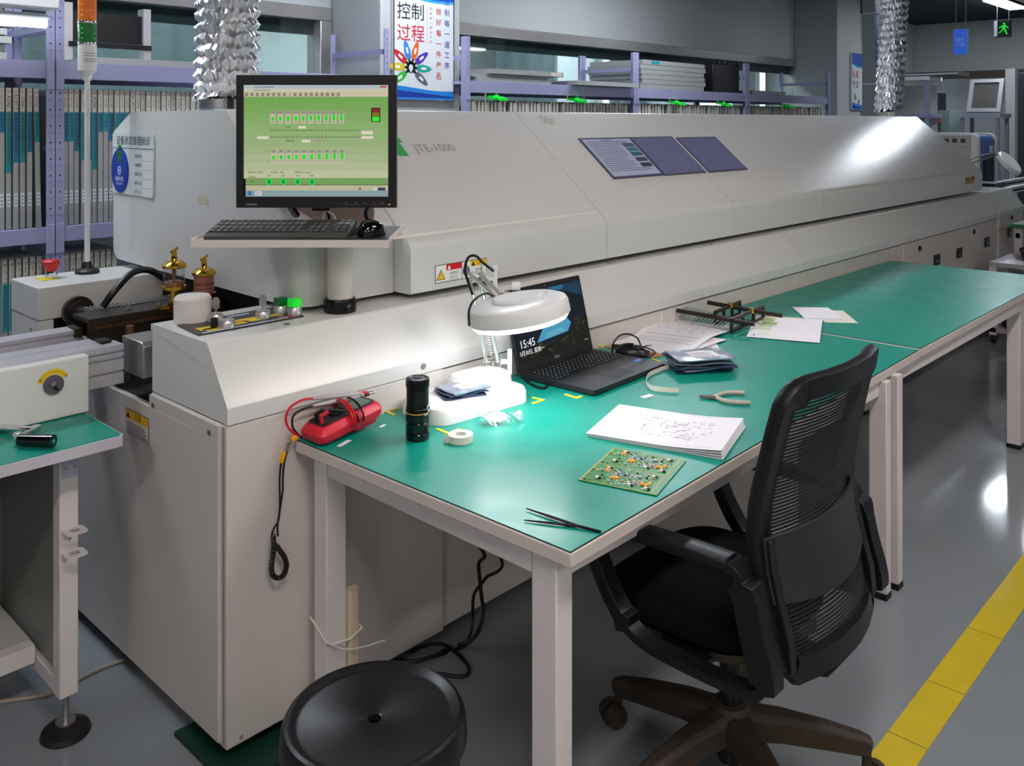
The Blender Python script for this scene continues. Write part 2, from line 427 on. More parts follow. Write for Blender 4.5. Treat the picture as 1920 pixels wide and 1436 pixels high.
# ------------------------------------------------------------------ storage racks behind the oven
Y0, Y1 = 4.3, 4.9
hole = mat('punched_hole', (34, 34, 48), 0.8)
slotm = mat('slot_outline', (112, 112, 146), 0.6)
def rack(xa, xb, label, levels=((1.02, 1.09), (1.765, 1.845), (0.27, 0.34)), detail=False, ztop=2.14):
    t = thing('storage_rack', ((xa + xb) / 2, (Y0 + Y1) / 2, 0), label, 'storage rack', 'lavender storage racks behind the oven')
    pw = 0.037
    for y in (Y0, Y1 - 0.04):
        for x in (xa, xb - pw):
            p = MB(); p.box(x, x + pw, y, y + 0.003, 0.002, ztop, shelfmat)
            sx = x if x == xa else x + pw - 0.003
            p.box(sx, sx + 0.003, y + 0.003, y + 0.05, 0.002, ztop, shelfmat)
            if y == Y0:
                T = frame((x + pw / 2, y - 0.0008, 0), (1, 0, 0), (0, 0, 1)); z = 0.5
                while z < ztop - 0.03:
                    p.disc(0, z, 0.0042, hole, T, n=10)
                    if detail or z > 1.6:
                        s = 0.008
                        p.poly([(-s, z + 0.045), (s, z + 0.047), (s * 0.8, z + 0.03), (s * 0.2, z + 0.018), (s * 0.1, z + 0.018), (s * 0.62, z + 0.03), (s * 0.7, z + 0.043), (-s, z + 0.042)], slotm, T)
                    z += 0.075
            part(t, 'post', p)
    for z0, z1 in levels:
        for y, yy in ((Y0 - 0.002, Y0 + 0.03), (Y1 - 0.035, Y1 - 0.005)):
            p = MB(); p.box(xa + pw * 0.4, xb - pw * 0.4, y + 0.006, yy, z0, z1, shelfmat)
            if y < 4.5:
                for sx in (xa, xb - pw): p.box(sx + 0.001, sx + pw - 0.001, y - 0.003, y + 0.001, z0 - 0.05, z1 + 0.015, shelfmat)
            part(t, 'beam', p, bw=0.003)
        p = MB(); p.box(xa + 0.01, xb - 0.01, Y0 + 0.03, Y1 - 0.036, z1 - 0.022, z1 - 0.002, shelfmat); part(t, 'shelf_board', p)
    for x in (xa + 0.018, xb - 0.018):
        for z in (2.0, 1.45, 0.6):
            p = MB(); p.bar((x, Y0 + 0.03, z), (x, Y1 - 0.04, z + 0.0), 0.014, 0.03, shelfmat); part(t, 'brace', p)
    return t
rack(-0.38, 1.516, 'lavender steel rack left of the signal tower, holding tall stencil frames', detail=True)
rack(1.52, 3.45, 'lavender steel rack behind the signal tower and the monitor', detail=True)
rack(4.1, 6.03, 'lavender steel rack right of the poster pillar, loose frames on top')
rack(6.035, 7.885, 'lavender steel rack topped by the stacked frames and the black crate')
rack(7.89, 9.76, 'lavender steel rack at the far right end of the rack row')

# stencil frames: aluminium frame, paper tag, teal tape with the name
tape_ink = mat('tape_ink', (10, 52, 66), 0.7)
names = ['AZC2014', 'A20SE', 'AC001', 'A2065', 'AC2001', 'A20SE', 'AC4017', 'AZ127']
def stencil_frame(w, h, d, tape, taplen, code, side, big=False):
    t = thing('stencil_frame', (0, 0, 0), '-', 'stencil frame', world=False)
    b = MB(); f = 0.03
    b.box(-w / 2, w / 2, 0, f, 0, h, frameal); b.box(-w / 2, w / 2, d - f, d, 0, h, frameal)
    b.box(-w / 2, w / 2, f, d - f, 0, f, frameal); b.box(-w / 2, w / 2, f, d - f, h - f, h, frameal)
    b.box(-0.0005, 0.0005, f, d - f, f, h - f, steel)
    part(t, 'frame', b, bw=0.0015)
    T = frame((0, -0.0012, h), (1, 0, 0), (0, 0, 1)); a = w / 2 - 0.0012
    p = MB(); p.box(-a, a, -0.001, 0.001, h - 0.105, h - 0.004, labelp)
    p.text(code, 0.017 if not big else 0.021, ink if big else P('6a665e'), T @ Matrix.Translation((0, -0.062, 0)) @ Matrix.Rotation(R(-90), 4, 'Z'))
    p.text('田', 0.014, P('55524c'), T @ Matrix.Translation((0, -0.018, 0)))
    part(t, 'paper_tag', p)
    p = MB(); p.box(-a, a, -0.0014, 0.001, h - 0.108 - taplen, h - 0.108, tape)
    k = max(2, int(taplen / 0.019))
    for i in range(k): p.text('钢网编号版本日期产品'[(i + side) % 10], 0.0135, tape_ink, T @ Matrix.Translation((0.002, -0.122 - i * 0.0165, -0.0)) @ Matrix.Translation((0, 0, 0.0005)))
    part(t, 'name_tape', p)
    p = MB(); p.box(-a * 0.75, a * 0.75, -0.001, 0.001, h - 0.53, h - 0.47, P('d8dcdc'))
    for i in range(3): p.rect(-a * 0.5, a * 0.5, -0.52 + i * 0.016, -0.514 + i * 0.016, P('6f8fb0'), T)
    part(t, 'barcode_sticker', p)
    return t
ORD = ['first', 'second', 'third', 'fourth', 'fifth', 'sixth', 'seventh', 'eighth', 'ninth', 'tenth', 'eleventh', 'twelfth', 'thirteenth', 'fourteenth', 'fifteenth', 'sixteenth', 'seventeenth', 'eighteenth', 'nineteenth', 'twentieth']
kinds = [stencil_frame(0.0215, 0.63, 0.55, tealtape if k % 2 else tealtape2, 0.09 + 0.045 * ((k * 3) % 5), names[k], k, big=k in (3, 6)) for k in range(8)]
used = [False] * 8
def put_frame(k, x, y, z, label, group, tilt=0.0):
    if not used[k]:
        used[k] = True; o = kinds[k]; o.location = (x, y, z); o['label'] = label; o['group'] = group
    else: o = dup(kinds[k], (x, y, z), label=label, group=group)
    o.rotation_euler = (0, R(tilt), 0)
    return o
# left rack, upper shelf: six frames end at the post
for i in range(6):
    x = 1.462 - (5 - i) * 0.0285 - (0.012 if i < 5 else 0.0)
    put_frame((i * 3) % 8, x, 4.335 + 0.004 * (i % 2), 1.091 + 0.0, '%s upright stencil frame from the left, upper shelf left of the rack posts' % ORD[i], 'stencil frames left of the rack posts', tilt=-1.2 if i == 5 else 0)
# second rack, upper shelf
for i in range(26):
    x = 1.575 + i * 0.0258 + (0.0 if i < 3 else 0.004)
    lab = ('%s upright stencil frame right of the rack posts, upper shelf behind the signal tower' % ORD[i]) if i < 20 else 'upright stencil frame on the upper shelf behind the foil duct and the monitor'
    put_frame((i * 5 + 2) % 8, x, 4.335 + 0.003 * ((i * 7) % 3), 1.091, lab, 'stencil frames behind the signal tower')
# lower shelf: shorter frames with numbered tags
def low_frame(code, k):
    t = thing('stencil_frame', (0, 0, 0), '-', 'stencil frame', world=False)
    w, h, d, f = 0.0225, 0.62, 0.55, 0.03
    b = MB(); b.box(-w / 2, w / 2, 0, f, 0, h, frameal); b.box(-w / 2, w / 2, d - f, d, 0, h, frameal)
    b.box(-w / 2, w / 2, f, d - f, 0, f, frameal); b.box(-w / 2, w / 2, f, d - f, h - f, h, frameal)
    part(t, 'frame', b, bw=0.0015)
    T = frame((0, -0.0012, h), (1, 0, 0), (0, 0, 1)); a = w / 2 - 0.0025
    p = MB(); p.box(-a, a, -0.001, 0.001, h - 0.1, h - 0.012, P('d9d4c2')); p.text(code, 0.019, ink, T @ Matrix.Translation((0, -0.056, 0)) @ Matrix.Rotation(R(-90), 4, 'Z')); part(t, 'paper_tag', p)
    p = MB(); p.box(-a, a, -0.0012, 0.001, h - 0.32, h - 0.11, tealtape)
    for i in range(11): p.text('钢网编号版本日期产品'[(i + k) % 10], 0.0135, tape_ink, T @ Matrix.Translation((0.002, -0.124 - i * 0.017, 0.0002)))
    part(t, 'name_tape', p)
    return t
lows = [low_frame(c, k) for k, c in enumerate(['BS-A0107', '7220276', 'BS-A0104', '7220148'])]
lu = [False] * 4
for i in range(6 + 9):
    left = i < 6
    x = 1.462 - (5 - i) * 0.0285 if left else 1.58 + (i - 6) * 0.0275
    k = (0, 2)[i % 2] if left else (1, 3)[i % 2]
    lab = '%s stencil frame from the left edge on the lower shelf, with a %s tag' % (ORD[i], 'dark-lettered') if left else '%s stencil frame right of the rack posts on the lower shelf' % ORD[i - 6]
    g = 'stencil frames on the lower shelf'
    if not lu[k]: lu[k] = True; o = lows[k]; o.location = (x, 4.335, 0.341); o['label'] = lab; o['group'] = g
    else: dup(lows[k], (x, 4.335, 0.341), label=lab, group=g)
# far racks: only the tops of the frames show above the oven
def far_row(xa, xb, step, label, group, hs):
    x = xa; i = 0
    t0 = None
    while x < xb:
        if i % 17 == 11: x += step
        h = hs + 0.006 * ((i * 5) % 4)
        if t0 is None:
            t = thing('stencil_frame', (x, 4.335, 1.091), label, 'stencil frame', group, world=False)
            w = 0.022; d = 0.55; f = 0.03
            b = MB(); b.box(-w / 2, w / 2, 0, f, 0, h, frameal); b.box(-w / 2, w / 2, d - f, d, 0, h, frameal)
            b.box(-w / 2, w / 2, f, d - f, 0, f, frameal); b.box(-w / 2, w / 2, f, d - f, h - f, h, frameal); part(t, 'frame', b)
            p = MB(); p.box(-w / 2 + 0.002, w / 2 - 0.002, -0.001, 0.001, h - 0.1, h - 0.004, labelp); part(t, 'paper_tag', p)
            t0 = t
        else:
            c = dup(t0, (x, 4.335 + 0.004 * ((i * 3) % 4), 1.091), group=group); c.scale = (1, 1, 1 + 0.008 * ((i * 7) % 4 - 1.5))
        x += step; i += 1
far_row(4.2, 5.97, 0.0315, 'upright stencil frame, only its top showing above the oven, rack right of the poster', 'frame tops right of the poster pillar', 0.62)
far_row(6.12, 7.82, 0.037, 'upright stencil frame, only its top showing above the oven, rack under the stacked frames', 'frame tops under the stacked frames', 0.625)
far_row(7.98, 9.66, 0.046, 'upright stencil frame, only its top showing above the oven, last rack on the right', 'frame tops in the last rack', 0.63)
# loose things lying on the racks
def flat_frame(x0, x1, y0, y1, z0, z1, label, tagx=None, rz=0, group=None):
    cx, cy = (x0 + x1) / 2, (y0 + y1) / 2
    t = thing('stencil_frame', (cx, cy, z0), label, 'stencil frame', group, world=False, rz=rz)
    w, d, h, f = (x1 - x0) / 2, (y1 - y0) / 2, z1 - z0, 0.03
    b = MB(); b.box(-w, w, -d, -d + f, 0, h, frameal); b.box(-w, w, d - f, d, 0, h, frameal); b.box(-w, -w + f, -d + f, d - f, 0, h, frameal); b.box(w - f, w, -d + f, d - f, 0, h, frameal)
    b.box(-w + f, w - f, -d + f, d - f, h * 0.2, h * 0.2 + 0.001, steel)
    part(t, 'frame', b, bw=0.002)
    if tagx is not None:
        p = MB(); p.box(tagx, tagx + 0.12, -d - 0.001, -d + 0.001, h * 0.15, h * 0.85, tagm); part(t, 'tag', p)
    return t
tagm = tealtape
ZT = 1.846
flat_frame(1.70, 2.42, 4.36, 4.88, ZT, ZT + 0.032, 'flat frame lying on the rack top behind the signal tower, teal tag on its edge', 0.24)
tagm = labelp
for i, (xa, xb, lab) in enumerate(((0.6, 1.33, 'bottom'), (0.58, 1.29, 'second from bottom'), (0.62, 1.35, 'middle'), (0.56, 1.33, 'fourth from bottom'), (0.6, 1.36, 'top'))):
    flat_frame(xa, xb, 4.34, 4.85, ZT + i * 0.036, ZT + i * 0.036 + 0.03, 'flat grey frame under the tube lamp at upper left, %s of its stack' % lab, 0.2 - 0.05 * i)
flat_frame(4.25, 5.0, 4.33, 4.88, ZT + 0.001, ZT + 0.03, 'flat frame on the rack right of the poster, bottom of its pile')
flat_frame(4.2, 5.0, 4.36, 4.86, ZT + 0.031, ZT + 0.055, 'flat frame on the rack right of the poster, middle of its pile')
flat_frame(4.35, 5.12, 4.31, 4.84, ZT + 0.056, ZT + 0.09, 'flat frame on the rack right of the poster, on top of its pile', 0.24)
flat_frame(5.2, 5.98, 4.24, 4.8, ZT + 0.001, ZT + 0.034, 'flat frame jutting over the rack edge between the pile and the middle post')
for i in range(6):
    tagm = tealtape
    flat_frame(6.12 + 0.012 * ((i * 3) % 4), 7.12 + 0.014 * ((i * 5) % 3), 4.32, 4.88, ZT + 0.001 + i * 0.041, ZT + 0.039 + i * 0.041, '%s flat frame from the bottom in the tall stack on the far rack' % ORD[i], -0.36 if i == 5 else None, group='flat frames in the tall stack')
flat_frame(8.05, 8.75, 4.33, 4.8, ZT, ZT + 0.035, 'flat frame lying alone on the last rack at far right')
# black crate
t = thing('crate', (7.58, 4.6, ZT), 'black plastic crate standing on the far rack beside the stacked frames', 'crate', world=False)
b = MB(); b.box(-0.24, 0.24, -0.25, 0.22, 0, 0.27, black); part(t, 'body', b, bw=0.01)
b = MB()
for i in range(6):
    b.box(-0.24 + i * 0.088, -0.2 + i * 0.088, -0.25, -0.21, 0.27, 0.285 + 0.012 * (i % 3), black)
    b.box(-0.24 + i * 0.088, -0.2 + i * 0.088, 0.18, 0.22, 0.27, 0.29 + 0.01 * (i % 2), black)
part(t, 'rim_tabs', b)
# open equipment frame behind the signal tower
t = thing('equipment_box', (1.915, 4.7, ZT + 0.033), 'black screen in an aluminium frame behind the signal tower', 'equipment', world=False)
b = MB(); b.box(-0.18, 0.18, 0.0, 0.02, 0.10, 0.25, mat('dark_screen', (26, 28, 32), 0.3)); part(t, 'screen', b)
b = MB()
for x in (-0.2, 0.2): b = MB(); b.box(x - 0.02, x + 0.02, -0.02, 0.05, 0, 0.29, alu); part(t, 'side_post', b)
b = MB(); b.box(-0.2, 0.22, -0.03, 0.0, 0.07, 0.095, black); part(t, 'rail', b)
# green tape reels with hooked wire hanging below the far shelf
gr = mat('bright_green_plastic', (20, 226, 60), 0.4)
for x, rk in ((4.38, 'above the first far rack, nearest the poster'), (5.25, 'left of the middle rack post'), (6.62, 'under the stacked frames'), (7.42, 'under the black crate'), (8.7, 'in the last rack on the right')):
    t = thing('cable_hook', (x, 4.29, 1.735), 'bright green star-shaped hanger hooked %s' % rk, 'hanger', 'bright green hangers along the racks', world=False)
    b = MB(); k = 10; pts = []
    for i in range(2 * k):
        r = 0.085 if i % 2 == 0 else 0.05
        pts.append((r * math.cos(math.pi * i / k), r * math.sin(math.pi * i / k)))
    b.prism(pts, 'z', -0.008, 0.008, gr, T=Matrix.Rotation(R(14), 4, 'X')); b.lathe([(0.02, -0.02), (0.02, 0.018)], gr, n=14)
    part(t, 'star_plate', b)
    b = MB(); b.tube([(0, 0, 0.0), (0.0, 0, 0.04), (-0.04, 0, 0.04), (-0.11, 0, 0.03), (-0.11, 0, -0.1)], 0.003, P('a8a49c'), n=6); part(t, 'wire', b)
# tube lamp on the left rack
t = thing('tube_lamp', (0.9, 4.15, 2.0), 'lit white tube lamp hung across the left rack posts', 'tube lamp')
b = MB(); b.box(0.2, 1.46, 4.08, 4.2, 2.055, 2.12, white); part(t, 'housing', b, bw=0.008)
b = MB(); b.cyl((0.25, 4.13, 1.995), (1.42, 4.13, 1.995), 0.02, lamp_soft, n=16); part(t, 'tube', b)
b = MB()
for x in (0.5, 1.22): b.box(x - 0.02, x + 0.02, 4.11, 4.15, 2.01, 2.055, steel)
b.prism([(4.09, 2.012), (4.17, 2.012), (4.15, 2.035), (4.11, 2.035)], 'x', 0.25, 1.42, P('b9bcc4')); part(t, 'bracket', b)
# posters
def poster(name, x0, x1, z0, z1, y, label, full):
    t = thing(name, ((x0 + x1) / 2, y, z0), label, 'poster', world=True)
    b = MB(); b.box(x0, x1, y, y + 0.014, z0, z1, mat('poster_white', (214, 218, 220), 0.3)); w, h = x1 - x0, z1 - z0
    T = frame(((x0 + x1) / 2, y - 0.001, z0), (1, 0, 0), (0, 0, 1))
    n = 12
    up = [(-w / 2 + w * i / n, h - (0.12 + 0.035 * math.sin(i / n * 2.6 + 0.3) + 0.05 * i / n) * (h / 0.83)) for i in range(n + 1)]
    lo = [(-w / 2 + w * i / n, 0.075 + 0.018 * math.sin(i / n * 3.0 + 2.2)) for i in range(n + 1)]
    b.poly([(x, z - 0.016) for x, z in up] + [(w / 2, h), (-w / 2, h)], P('2a9fd6'), T, 0.0003)
    b.poly(up + [(w / 2, h), (-w / 2, h)], P('0e4fb0'), T, 0.0008)
    b.poly([(-w / 2, 0), (w / 2, 0)] + lo[::-1], P('1f7fd0'), T, 0.0003)
    b.poly([(-w / 2, 0.012), (w / 2, 0.012), (w / 2, 0.02), (0, 0.04), (-w / 2, 0.06)], P('0a3a9a'), T, 0.0008)
    if full:
        bk, rd, bl = P('15151a'), P('c8141e'), P('1c2f9e')
        b.text('控制', 0.118, bk, T @ Matrix.Translation((-0.115, 0.56, 0.001))); b.text('过程', 0.118, rd, T @ Matrix.Translation((-0.115, 0.42, 0.001)))
        b.text('控制每一道工序', 0.05, bl, T @ Matrix.Translation((0.2, 0.44, 0.001)), 1.42, True)
        b.text('做好每一件产品', 0.05, rd, T @ Matrix.Translation((0.125, 0.37, 0.001)), 1.42, True)
        b.text('质量第一精益求精', 0.02, P('d06a72'), T @ Matrix.Translation((0.055, 0.49, 0.001)), 1.55, True)
        for i in range(22): b.rect(0.022, 0.026, 0.37 + i * 0.0115, 0.3745 + i * 0.0115, P('70737a'), T, 0.001)
        cols = ['2fae2a', 'd2b818', 'c01822', '2a7fd0', 'd2601a', '4a2aa8', '18a08c', '60646a']
        for i, cc in enumerate(cols):
            a = R(215 - i * 36); cx, cz = -0.115 + 0.1 * math.cos(a), 0.205 + 0.105 * math.sin(a)
            M = T @ Matrix.Translation((cx, cz, 0.001)) @ Matrix.Rotation(a - R(90), 4, 'Z')
            b.poly([(-0.018, -0.045), (0.018, -0.045), (0.026, 0.0), (0.016, 0.055), (0.005, 0.075), (-0.005, 0.075), (-0.016, 0.055), (-0.026, 0.0)], P(cc), M)
            b.poly([(-0.012, -0.075), (0.012, -0.075), (0.006, -0.045), (-0.006, -0.045)], P('202226'), M, 0.0003)
            b.rect(-0.024, 0.024, -0.082, -0.074, P('202226'), M, 0.0003); b.rect(-0.008, 0.008, -0.01, 0.03, P('e8e8ea'), M, 0.0003)
    else:
        b.text('认真', 0.1, P('c8203a'), T @ Matrix.Translation((-0.05, 0.42, 0.001))); b.text('专注', 0.1, P('2a2a30'), T @ Matrix.Translation((-0.05, 0.3, 0.001)))
        for i in range(4): b.rect(-0.09 + i * 0.02, -0.08 + i * 0.02, 0.1 + i * 0.01, 0.22 - i * 0.02, P('70747c'), T, 0.001)
        b.rect(0.03, 0.06, 0.06, 0.12, P('2a2a30'), T, 0.001)
    part(t, 'panel', b)
    f = MB(); e = 0.008
    f.box(x0 - e, x0, y - 0.006, y + 0.014, z0 - e, z1 + e, chrome); f.box(x1, x1 + e, y - 0.006, y + 0.014, z0 - e, z1 + e, chrome)
    f.box(x0, x1, y - 0.006, y + 0.014, z0 - e, z0, chrome); f.box(x0, x1, y - 0.006, y + 0.014, z1, z1 + e, chrome); part(t, 'frame', f)
poster('wall_poster', 3.6, 4.11, 1.715, 2.56, 4.44, 'framed poster of colourful office chairs and large characters on the pillar', True)
poster('wall_poster', 10.7, 11.02, 1.72, 2.4, 4.44, 'narrow blue and white poster on the far pillar beside the grey steel post', False)

# ------------------------------------------------------------------ reflow oven
def fillet(pts, rs, k=5):
    out = []; n = len(pts)
    for i in range(n):
        r = rs[i]; p = Vector(pts[i]).to_3d()
        if not r: out.append(tuple(pts[i])); continue
        a = Vector(pts[i - 1]).to_3d() - p; b = Vector(pts[(i + 1) % n]).to_3d() - p
        half = a.angle(b) / 2; t = r / math.tan(half); a.normalize(); b.normalize()
        c = p + (a + b).normalized() * (r / math.sin(half)); A = p + a * t - c; B = p + b * t - c
        for j in range(k + 1):
            v = A.lerp(B, j / k).normalized() * r + c; out.append((v.x, v.y))
    return out
oven_o = thing('reflow_oven', (4.6, 2.7, 0), 'long white reflow oven with a sloped hood running along the green benches', 'oven')
HZ_ = [(2.125, 1.033), (2.125, 1.183), (2.62, 1.612), (3.32, 1.612), (3.48, 1.53), (3.48, 1.033)]
prof = fillet(HZ_, [0.004, 0.05, 0.012, 0.03, 0.03, 0.01])
seams = [1.79, 2.785, 3.765, 4.745, 5.72, 6.69, 7.62]
slope_d = Vector((0, 2.62 - 2.125, 1.612 - 1.183)).normalized()
def on_slope(x, s, off=0.0012):
    """frame on the hood's slope: x along the oven, s metres up from the crease"""
    o = Vector((x, 2.125, 1.183)) + slope_d * s; n = Vector((1, 0, 0)).cross(slope_d)
    return frame(o + n * off, (1, 0, 0), slope_d)
for i in range(6):
    a, c = seams[i] + (0.0012 if i else 0), seams[i + 1] - 0.0012
    b = MB(); b.prism(prof, 'x', a, c, oven)
    if i == 0:
        gl = P('12a83a'); T = on_slope(2.0, 0.0)
        J = on_slope(1.95, 0.355)
        b.poly([(-0.11, 0.0), (0.016, 0.0), (0.016, -0.07), (0.06, -0.07), (0.058, 0.0), (0.075, 0.0), (0.07, 0.03), (-0.11, 0.03)], gl, on_slope(1.98, 0.475), 0.0)
        b.text('JTE-1000', 0.058, P('8a8c90'), on_slope(2.185, 0.44), sx=0.92)
        b.poly([(-0.42, 0.0), (0.62, 0.012), (0.62, 0.016), (-0.42, 0.012)], P('e8e4da'), on_slope(2.16, 0.035), 0.0)
        Tw = frame((2.005, 2.1238, 1.083), (1, 0, 0), (0, 0, 1))
        b.rect(-0.115, 0.115, -0.029, 0.029, ink, Tw); b.rect(-0.113, 0.113, -0.027, 0.027, P('efefea'), Tw, 0.0004)
        b.rect(-0.068, 0.0, 0.008, 0.027, P('dc1c28'), Tw, 0.0008); b.rect(0.04, 0.113, 0.008, 0.027, P('ecc01c'), Tw, 0.0008)
        b.poly([(-0.11, -0.02), (-0.072, -0.02), (-0.091, 0.014)], ink, Tw, 0.0008); b.poly([(-0.1065, -0.018), (-0.0755, -0.018), (-0.091, 0.010)], P('ecc01c'), Tw, 0.0012)
        b.poly([(-0.063, 0.011), (-0.049, 0.011), (-0.056, 0.024)], P('ffffff'), Tw, 0.0012); b.poly([(0.044, 0.01), (0.06, 0.01), (0.052, 0.025)], ink, Tw, 0.0012)
        b.disc(0.02, -0.003, 0.0165, P('1d5fb4'), Tw, 0.0008); b.rect(0.013, 0.027, -0.012, 0.006, P('ffffff'), Tw, 0.0012)
        b.rect(-0.001, 0.001, -0.027, 0.027, ink, Tw, 0.001)
        b.text('高温危险', 0.0095, ink, Tw @ Matrix.Translation((-0.034, -0.003, 0.001))); b.text('High Temp', 0.007, ink, Tw @ Matrix.Translation((-0.034, -0.014, 0.001))); b.text('Do not touch', 0.006, ink, Tw @ Matrix.Translation((-0.034, -0.022, 0.001)))
        b.text('注意', 0.012, ink, Tw @ Matrix.Translation((0.086, 0.0175, 0.0012))); b.text('戴手套', 0.0095, ink, Tw @ Matrix.Translation((0.078, -0.006, 0.001)))
    if i == 1:
        Ts = on_slope(2.955, 0.6)
        for r in range(3):
            for q in range(4): b.rect(-0.04 + q * 0.02, -0.026 + q * 0.02, -0.02 + r * 0.018, -0.008 + r * 0.018, P('d9cfba') if (r + q) % 2 else P('b9b2a6'), Ts)
    if i == 5:
        Ts = frame((7.3, 2.1238, 1.12), (1, 0, 0), (0, 0, 1))
        b.rect(-0.1, 0.12, -0.022, 0.03, P('b8a468'), Ts); b.rect(-0.1, -0.02, 0.0, 0.03, P('8c8c3a'), Ts, 0.0004); b.rect(0.05, 0.12, 0.006, 0.03, P('a83030'), Ts, 0.0004); b.rect(-0.02, 0.04, -0.02, 0.02, P('d07a3a'), Ts, 0.0004)
    part(oven_o, 'hood_panel', b)
# hood nose at the loading end, with its rounded vertical corner
nose = fillet([(2.21, 1.03), (2.21, 1.25), (2.62, 1.607), (3.32, 1.607), (3.48, 1.53), (3.48, 1.045), ], [0, 0.03, 0.012, 0.02, 0.02, 0.05])
b = MB()
rr = 0.055; n = 6
ring = []
for j in range(n + 1):
    a = R(90 * j / n); dx = rr * (1 - math.sin(a)); dy = rr * (1 - math.cos(a))
    ring.append((1.44 + dx, dy))
# end face is pulled in at the front edge so the corner is round
def nosepts(dy): return [(max(y, 2.21 + dy) if z < 1.3 else y, z) for y, z in nose]
secs = [(1.44 + rr * (1 - math.sin(R(90 * j / n))), nosepts(rr * (1 - math.cos(R(90 * j / n))))) for j in range(n, -1, -1)]
secs.append((1.788, nosepts(0)))
vs = []; fs = []; N = len(nose)
for x, pp in secs: vs += [(x, y, z) for y, z in pp]
for q in range(len(secs) - 1):
    fs += [(q * N + j, (q + 1) * N + j, (q + 1) * N + (j + 1) % N, q * N + (j + 1) % N) for j in range(N)]
fs += [tuple(range(N)), tuple(range((len(secs) - 1) * N, len(secs) * N))[::-1]]
fs = [f[::-1] for f in fs]
b.add(vs, fs, oven)
Tl = frame((1.4388, 2.772, 1.31), (0, -1, 0), (0, 0, 1)); b.rect(-0.03, 0.035, -0.012, 0.014, P('cfc6ae'), Tl)
part(oven_o, 'hood_nose', b, ang=40)
# front cover: lip, slope and ledge, three lengths
cov = fillet([(2.0, 0.83), (1.986, 0.83), (1.986, 0.872), (2.087, 1.016), (2.4, 1.016), (2.4, 1.0), (2.06, 0.95), (2.0, 0.86)], [0, 0.002, 0.006, 0.012, 0.003, 0, 0, 0])
covm = [(y + 0.008 if y < 2.3 else y - 0.1, z - 0.003) for y, z in cov]
screw = mat('screw_head', (150, 148, 146), 0.3, metal=0.8)
for nm, a, c, pr in (('loading_cover', 1.095, 1.805, cov), ('front_cover', 1.807, 4.22, covm), ('front_cover', 4.224, 5.9, covm), ('front_cover', 5.904, 7.545, covm), ('unloading_cover', 7.575, 8.27, cov)):
    b = MB(); b.prism(pr, 'x', a, c, oven)
    x = a + 0.25
    while x < c - 0.05:
        b.lathe([(0.009, 0.0), (0.009, 0.002), (0.004, 0.0035), (0.0, 0.0035)], screw, (x, 2.125 if 'front' in nm else 2.12, 1.0125 if 'front' in nm else 1.0158), n=12); x += 0.75
    if nm == 'loading_cover':
        b.prism([(1.99, 0.832), (2.088, 1.01), (2.395, 1.01), (2.395, 0.832)], 'x', 1.0965, 1.13, oven)
        b.lathe([(0.008, 0.0), (0.008, 0.004), (0.0, 0.004)], screw, n=12, T=Matrix.Translation((1.72, 1.9855, 0.853)) @ Matrix.Rotation(R(90), 4, 'X'))
    part(oven_o, nm, b)
# base cabinet
b = MB()
b.box(1.095, 1.805, 1.99, 2.399, 0.04, 0.828, ovenplain); b.box(1.0955, 1.806, 2.4, 3.45, 0.04, 0.776, ovenplain); b.box(1.807, 7.56, 2.004, 3.45, 0.04, 0.82, ovenplain); b.box(7.562, 8.27, 1.99, 3.45, 0.04, 0.828, ovenplain)
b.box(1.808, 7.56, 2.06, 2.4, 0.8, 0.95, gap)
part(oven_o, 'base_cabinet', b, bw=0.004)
b = MB(); b.box(1.0935, 1.1, 2.0, 2.006, 0.05, 0.825, seam)
b.box(1.13, 1.14, 1.9893, 1.991, 0.05, 0.06, seam)
part(oven_o, 'corner_strip', b)
b = MB(); b.box(1.088, 1.096, 2.02, 3.44, 0.05, 0.79, ovenplain); b.box(1.0885, 1.096, 2.02, 2.396, 0.79, 0.824, ovenplain)
Tw = frame((1.0872, 2.47, 0.722), (0, -1, 0), (0, 0, 1))
b.rect(-0.073, 0.073, -0.035, 0.035, ink, Tw); b.rect(-0.071, 0.071, -0.033, 0.033, P('d8d4cc'), Tw, 0.0004); b.rect(-0.071, 0.071, 0.008, 0.033, P('e2b420'), Tw, 0.0008)
b.poly([(-0.066, 0.011), (-0.044, 0.011), (-0.055, 0.03)], ink, Tw, 0.0012); b.text('注意', 0.022, ink, Tw @ Matrix.Translation((0.005, 0.02, 0.0012)))
for i in range(5): b.rect(-0.066, 0.066 - 0.02 * (i == 0) - 0.013 * (i % 2), -0.003 - i * 0.0065, -0.0006 - i * 0.0065, P('3c3a3a'), Tw, 0.0008)
for y, z in ((2.06, 0.80), (2.37, 0.80)): b.lathe([(0.007, 0), (0.007, 0.003), (0, 0.003)], screw, n=10, T=Matrix.Translation((1.088, y, z)) @ Matrix.Rotation(R(-90), 4, 'Y'))
part(oven_o, 'side_panel', b, bw=0.0015)
for x in (2.981, 4.154, 5.6): b = MB(); b.box(x - 0.004, x + 0.004, 2.0015, 2.006, 0.06, 0.815, P('e4e2de')); part(oven_o, 'panel_strip', b)
for x, z in ((6.193, 0.659), (6.651, 0.656), (7.296, 0.667), (7.848, 0.693), (5.35, 0.66)):
    b = MB(); y0 = 1.99 if x > 7.5 else 2.004; b.box(x - 0.055, x + 0.055, y0 - 0.008, y0, z - 0.035, z + 0.035, black); b.box(x - 0.04, x + 0.04, y0 - 0.012, y0 - 0.006, z - 0.02, z + 0.005, blackgloss); part(oven_o, 'door_handle', b, bw=0.003)
for x, z in ((5.876, 0.766), (6.987, 0.774), (7.908, 0.803)):
    b = MB(); y0 = 1.99 if x > 7.5 else 2.004; b.cyl((x, y0, z), (x, y0 - 0.008, z), 0.018, black, n=16); part(oven_o, 'lock', b)
